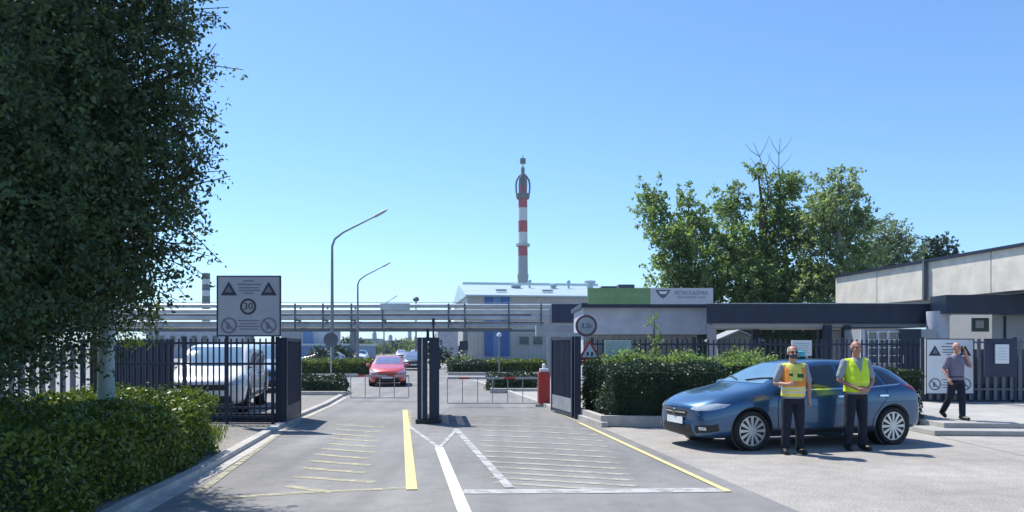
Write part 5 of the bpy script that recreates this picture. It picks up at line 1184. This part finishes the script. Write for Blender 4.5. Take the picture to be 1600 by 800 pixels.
def person(name_label, loc, rz, H, J, skinm, topm, trm, vest=None, sleeve='short', hair=None, mask=False, glasses=False, phone=False, facing=V3((0, -1, 0)), belly=0., shoem=None):
    """J: joints in a 1.75 m frame facing -Y (x = the viewer's right)"""
    r = empty('person', loc, name_label, 'person', rz=rz); k = H / 1.75; r.scale = (k, k, k)
    hd = J.get('head', V3((0, -.02, 1.635))); P_, L_, M3 = head_parts(hd, facing)
    neck = V3((0, .01, 1.47)); body = P_ + [('t', [neck + V3((0, 0, -.05)), hd + V3((0, .005, -.07))], [.062, .055])]
    body += [('l', [((0, 0, .93), .145, .10), ((0, 0, 1.02), .135, .095 + belly * .6), ((0, -belly * .5, 1.12), .14, .10 + belly), ((0, -belly * .2, 1.25), .155, .105 + belly * .4), ((0, 0, 1.36), .16, .10), ((0, 0, 1.44), .12, .075), ((0, 0.01, 1.48), .065, .06)])]
    for s in ('l', 'r'):
        sh, el, wr, hip, kn, an, toe = (J[s + q] for q in ('sh', 'el', 'wr', 'hip', 'kn', 'an', 'toe'))
        body += [('t', [V3((sh.x * .6, sh.y, sh.z)), sh, (sh + el) / 2, el], [.05, .050, .044, .036]), ('t', [el, el + (wr - el) * .3, wr], [.036, .037, .026])]
        body += hand(wr, J.get(s + 'hd', wr - el), J.get(s + 'pn', V3((0, -1, 0))), J.get(s + 'cl', .35), J.get(s + 'sd', 1))
        body += [('t', [hip, (hip + kn) / 2, kn], [.080, .068, .052]), ('t', [kn, kn + (an - kn) * .35, an], [.050, .052, .036]), ('t', [an, an + (toe - an) * .7 + V3((0, .02, .0))], [.036, .022])]
    b = put('body', solid(body, .0075, 3), skinm, r)
    # clothes
    T = [('l', [((0, 0, .90), .172, .128 + belly * .3), ((0, -belly * .4, 1.00), .168, .125 + belly * .8), ((0, -belly * .55, 1.10), .168, .125 + belly), ((0, -belly * .2, 1.24), .178, .128 + belly * .5), ((0, 0, 1.36), .182, .122), ((0, 0, 1.43), .14, .095), ((0, .01, 1.475), .080, .075)])]
    for s in ('l', 'r'):
        sh, el, wr = J[s + 'sh'], J[s + 'el'], J[s + 'wr']
        T.append(('t', [V3((sh.x * .5, sh.y, sh.z - .03)), sh, sh + (el - sh) * .75], [.06, .066, .062]))
        if sleeve == 'long': T.append(('t', [sh + (el - sh) * .7, el, el + (wr - el) * .85], [.060, .052, .043]))
    put('shirt', solid(T, .009, 4), topm, r)
    if vest:
        vm, pk = vest
        Vv = [('l', [((0, 0, .93), .186, .145 + belly * .5), ((0, -belly * .45, 1.02), .184, .142 + belly * .9), ((0, -belly * .55, 1.12), .184, .142 + belly), ((0, -belly * .2, 1.25), .190, .144 + belly * .5), ((0, 0, 1.36), .186, .138), ((0, 0.005, 1.435), .150, .105), ((0, .02, 1.468), .10, .085)])]
        for s in (-1, 1): Vv.append(('t', [V3((s * .10, 0, 1.40)), V3((s * .175, 0, 1.405))], [.075, .062]))
        put('safety_vest', solid(Vv, .008, 4), vm, r, pk)
    Tr = [('l', [((0, 0, .82), .165, .118), ((0, 0, .92), .170, .126 + belly * .3), ((0, 0, .985), .162, .12 + belly * .5)])]
    for s in ('l', 'r'):
        hip, kn, an = J[s + 'hip'], J[s + 'kn'], J[s + 'an']
        Tr.append(('t', [hip + V3((0, 0, -.02)), (hip + kn) / 2, kn, kn + (an - kn) * .5, an + (kn - an) * .06], [.100, .092, .074, .070, .066]))
    put('trousers', solid(Tr, .009, 4), trm, r)
    put('belt', solid([('l', [((0, 0, .955), .172, .13 + belly * .5), ((0, 0, .99), .168, .128 + belly * .5)])], .009, 1), leather, r)
    for s in ('l', 'r'):
        an, toe = J[s + 'an'], J[s + 'toe']; h2 = an - V3((0, -.02, .02))
        put('shoe', solid([('t', [V3((h2.x, h2.y + .02, h2.z - .005)), (h2 + toe) / 2 + V3((0, 0, -.005)), toe], [.052, .050, .042]), ('t', [an + V3((0, 0, .02)), an], [.05, .05])], .008, 2), leather, r)
    if hair is not None:
        mm, cap = hair
        me = solid([('e', L_(0, -.022, .034), (.082, .096, .090), M3)], .006, 1)
        bm = bmesh.new(); bm.from_mesh(me); inv = M3.transposed()
        kill = [v for v in bm.verts if (lambda q: (q.y > cap[0] + (q.z * cap[2])) or q.z < cap[1] or (cap[3] and q.z > cap[3]))(inv @ (v.co - hd))]
        bmesh.ops.delete(bm, geom=kill, context='VERTS'); bm.to_mesh(me); bm.free(); put('hair', me, mm, r)
    for q in (-1, 1): put('eye', solid([('e', L_(q * .033, .078, .008), (.013, .008, .008), M3)], .003, 0), ink, r)
    if mask: put('face_mask', solid([('e', L_(0, .035, -.052), (.066, .072, .052), M3), ('e', L_(0, .085, -.035), (.03, .03, .03), M3)], .006, 2), ink, r)
    if glasses:
        g = solid([('e', L_(-.034, .088, .010), (.030, .010, .018), M3), ('e', L_(.034, .088, .010), (.030, .010, .018), M3), ('t', [L_(-.07, .07, .014), L_(-.078, 0, .01)], [.004, .004]), ('t', [L_(.07, .07, .014), L_(.078, 0, .01)], [.004, .004]), ('t', [L_(-.02, .092, .012), L_(.02, .092, .012)], [.005, .005])], .004, 0); put('glasses', g, black, r)
    return r, L_
def J0(): return dict(lsh=V3((-.185, 0, 1.40)), rsh=V3((.185, 0, 1.40)), lhip=V3((-.085, 0, .90)), rhip=V3((.085, 0, .90)), lkn=V3((-.105, -.015, .50)), rkn=V3((.105, -.015, .50)), lan=V3((-.12, .02, .085)), ran=V3((.12, .02, .085)), ltoe=V3((-.15, -.15, .045)), rtoe=V3((.15, -.15, .045)))
def lean_arm(J):
    pass
# first man: yellow and orange vest, dark face mask, left elbow bent with hand resting low by the mirror
J = J0(); J.update(lel=V3((-.285, -.02, 1.14)), lwr=V3((-.13, -.20, 1.13)), lhd=V3((1, -.15, .2)), lpn=V3((0, .8, -.5)), lcl=.5, rel=V3((.265, .03, 1.13)), rwr=V3((.25, -.03, .89)), rpn=V3((-1, 0, 0)), rcl=.35)
J['head'] = V3((-.01, -.03, 1.635))
def pk1(c):
    if c.y < 0 and .99 < c.z < 1.02: return 2
    if c.y < 0 and 1.05 < c.z < 1.075: return 2
    if 1.095 < c.z < 1.19: return 1
    if c.y < -.03 and ((.02 < c.x < .13 and 1.235 < c.z < 1.30) or (-.10 < c.x < -.045 and 1.26 < c.z < 1.31)): return 3
    if abs(c.x) > .10 and c.z > 1.19 and c.z < 1.40: return 1
    return 0
p1 = W(1236, 0, 12.3); person('man in yellow and orange vest with dark face mask by the car door', (p1.x, 12.22, 0), R(-4), 1.72, J, skin, cloth_g, cloth_n, vest=([vest_p, vest_o, reflect, dgreen], pk1), hair=(hair_g, (.045, .0, -.55, 0)), mask=True, glasses=True, belly=.05)
# second man: bright yellow green vest, hands clasped before the belt
J = J0(); J.update(lel=V3((-.275, .0, 1.12)), lwr=V3((-.06, -.235, .985)), lhd=V3((1, -.35, -.15)), lpn=V3((.1, .9, -.1)), lcl=.4, rel=V3((.275, .0, 1.12)), rwr=V3((.075, -.245, .975)), rhd=V3((-1, -.35, -.1)), rpn=V3((-.1, .9, .1)), rcl=.4, rsd=-1)
def pk2(c):
    if c.y < -.02 and c.z > 1.24 and abs(c.x) < (c.z - 1.24) * .34: return 1
    if c.y < 0 and 1.05 < c.z < 1.085 : return 2
    return 0
pm = W(1334, 0, 12.75); person('man in fluorescent yellow green vest with clasped hands', (pm.x, 12.68, 0), R(2), 1.80, J, skin_t, cloth_g, cloth_n, vest=([vest_y, cloth_g, mat('vest_band', (.55, .72, .10), .5)], pk2), hair=(hair_g, (.0, -.05, -.2, .045)), belly=.05)
# third man walking on the pavement, phone at his ear
J = J0(); J.update(lsh=V3((-.185, .0, 1.385)), lel=V3((-.245, .08, 1.13)), lwr=V3((-.235, -.06, .92)), lpn=V3((1, 0, 0)), rel=V3((.30, -.09, 1.20)), rwr=V3((.155, -.10, 1.50)), rhd=V3((-.35, .05, 1)), rpn=V3((-1, .2, 0)), rcl=.3, rsd=-1,
    lkn=V3((-.07, .10, .50)), lan=V3((-.06, .36, .17)), ltoe=V3((-.06, .28, .06)), rkn=V3((.07, -.10, .50)), ran=V3((.06, -.12, .085)), rtoe=V3((.07, -.29, .04)))
pw_ = W(1494, 0, 15.9); pr, LL = person('walking man in grey violet shirt holding a phone to his ear', (pw_.x, 15.9, .20), R(8), 1.60, J, skin, cloth_p, cloth_n, hair=(hair_g, (-.02, -.05, -.2, .05)))
mb = MB(); mb.box((.098, -.06, 1.60), (.012, .06, .13)); ph_ = mb.build('phone', black, local=True)
# a held thing stays top level: put it into world space beside the ear
mw = pmat(pr) @ Matrix.Diagonal((1.60 / 1.75,) * 3 + (1,)); ph_.data.transform(mw @ Matrix.Translation((0, 0, 0))); c = Vector((0, 0, 0))
for v in ph_.data.vertices: c += v.co
c /= len(ph_.data.vertices); ph_.data.transform(Matrix.Translation(-c)); ph_.location = c; tag(ph_, 'black phone held to the ear of the walking man', 'phone')

# ================================================================== AIR
hz = bpy.data.materials.new('haze'); hz.use_nodes = True; t = hz.node_tree; t.nodes.remove(t.nodes['Principled BSDF'])
pv = t.nodes.new('ShaderNodeVolumePrincipled'); pv.inputs['Color'].default_value = (.72, .88, 1, 1); pv.inputs['Density'].default_value = .00020; pv.inputs['Anisotropy'].default_value = .3
t.links.new(pv.outputs[0], t.nodes['Material Output'].inputs['Volume'])
mb = MB(); mb.box((0, 1900, 54.5), (4400, 4300, 111)); hb_ = mb.build('haze', hz); tag(hb_, kind='stuff')
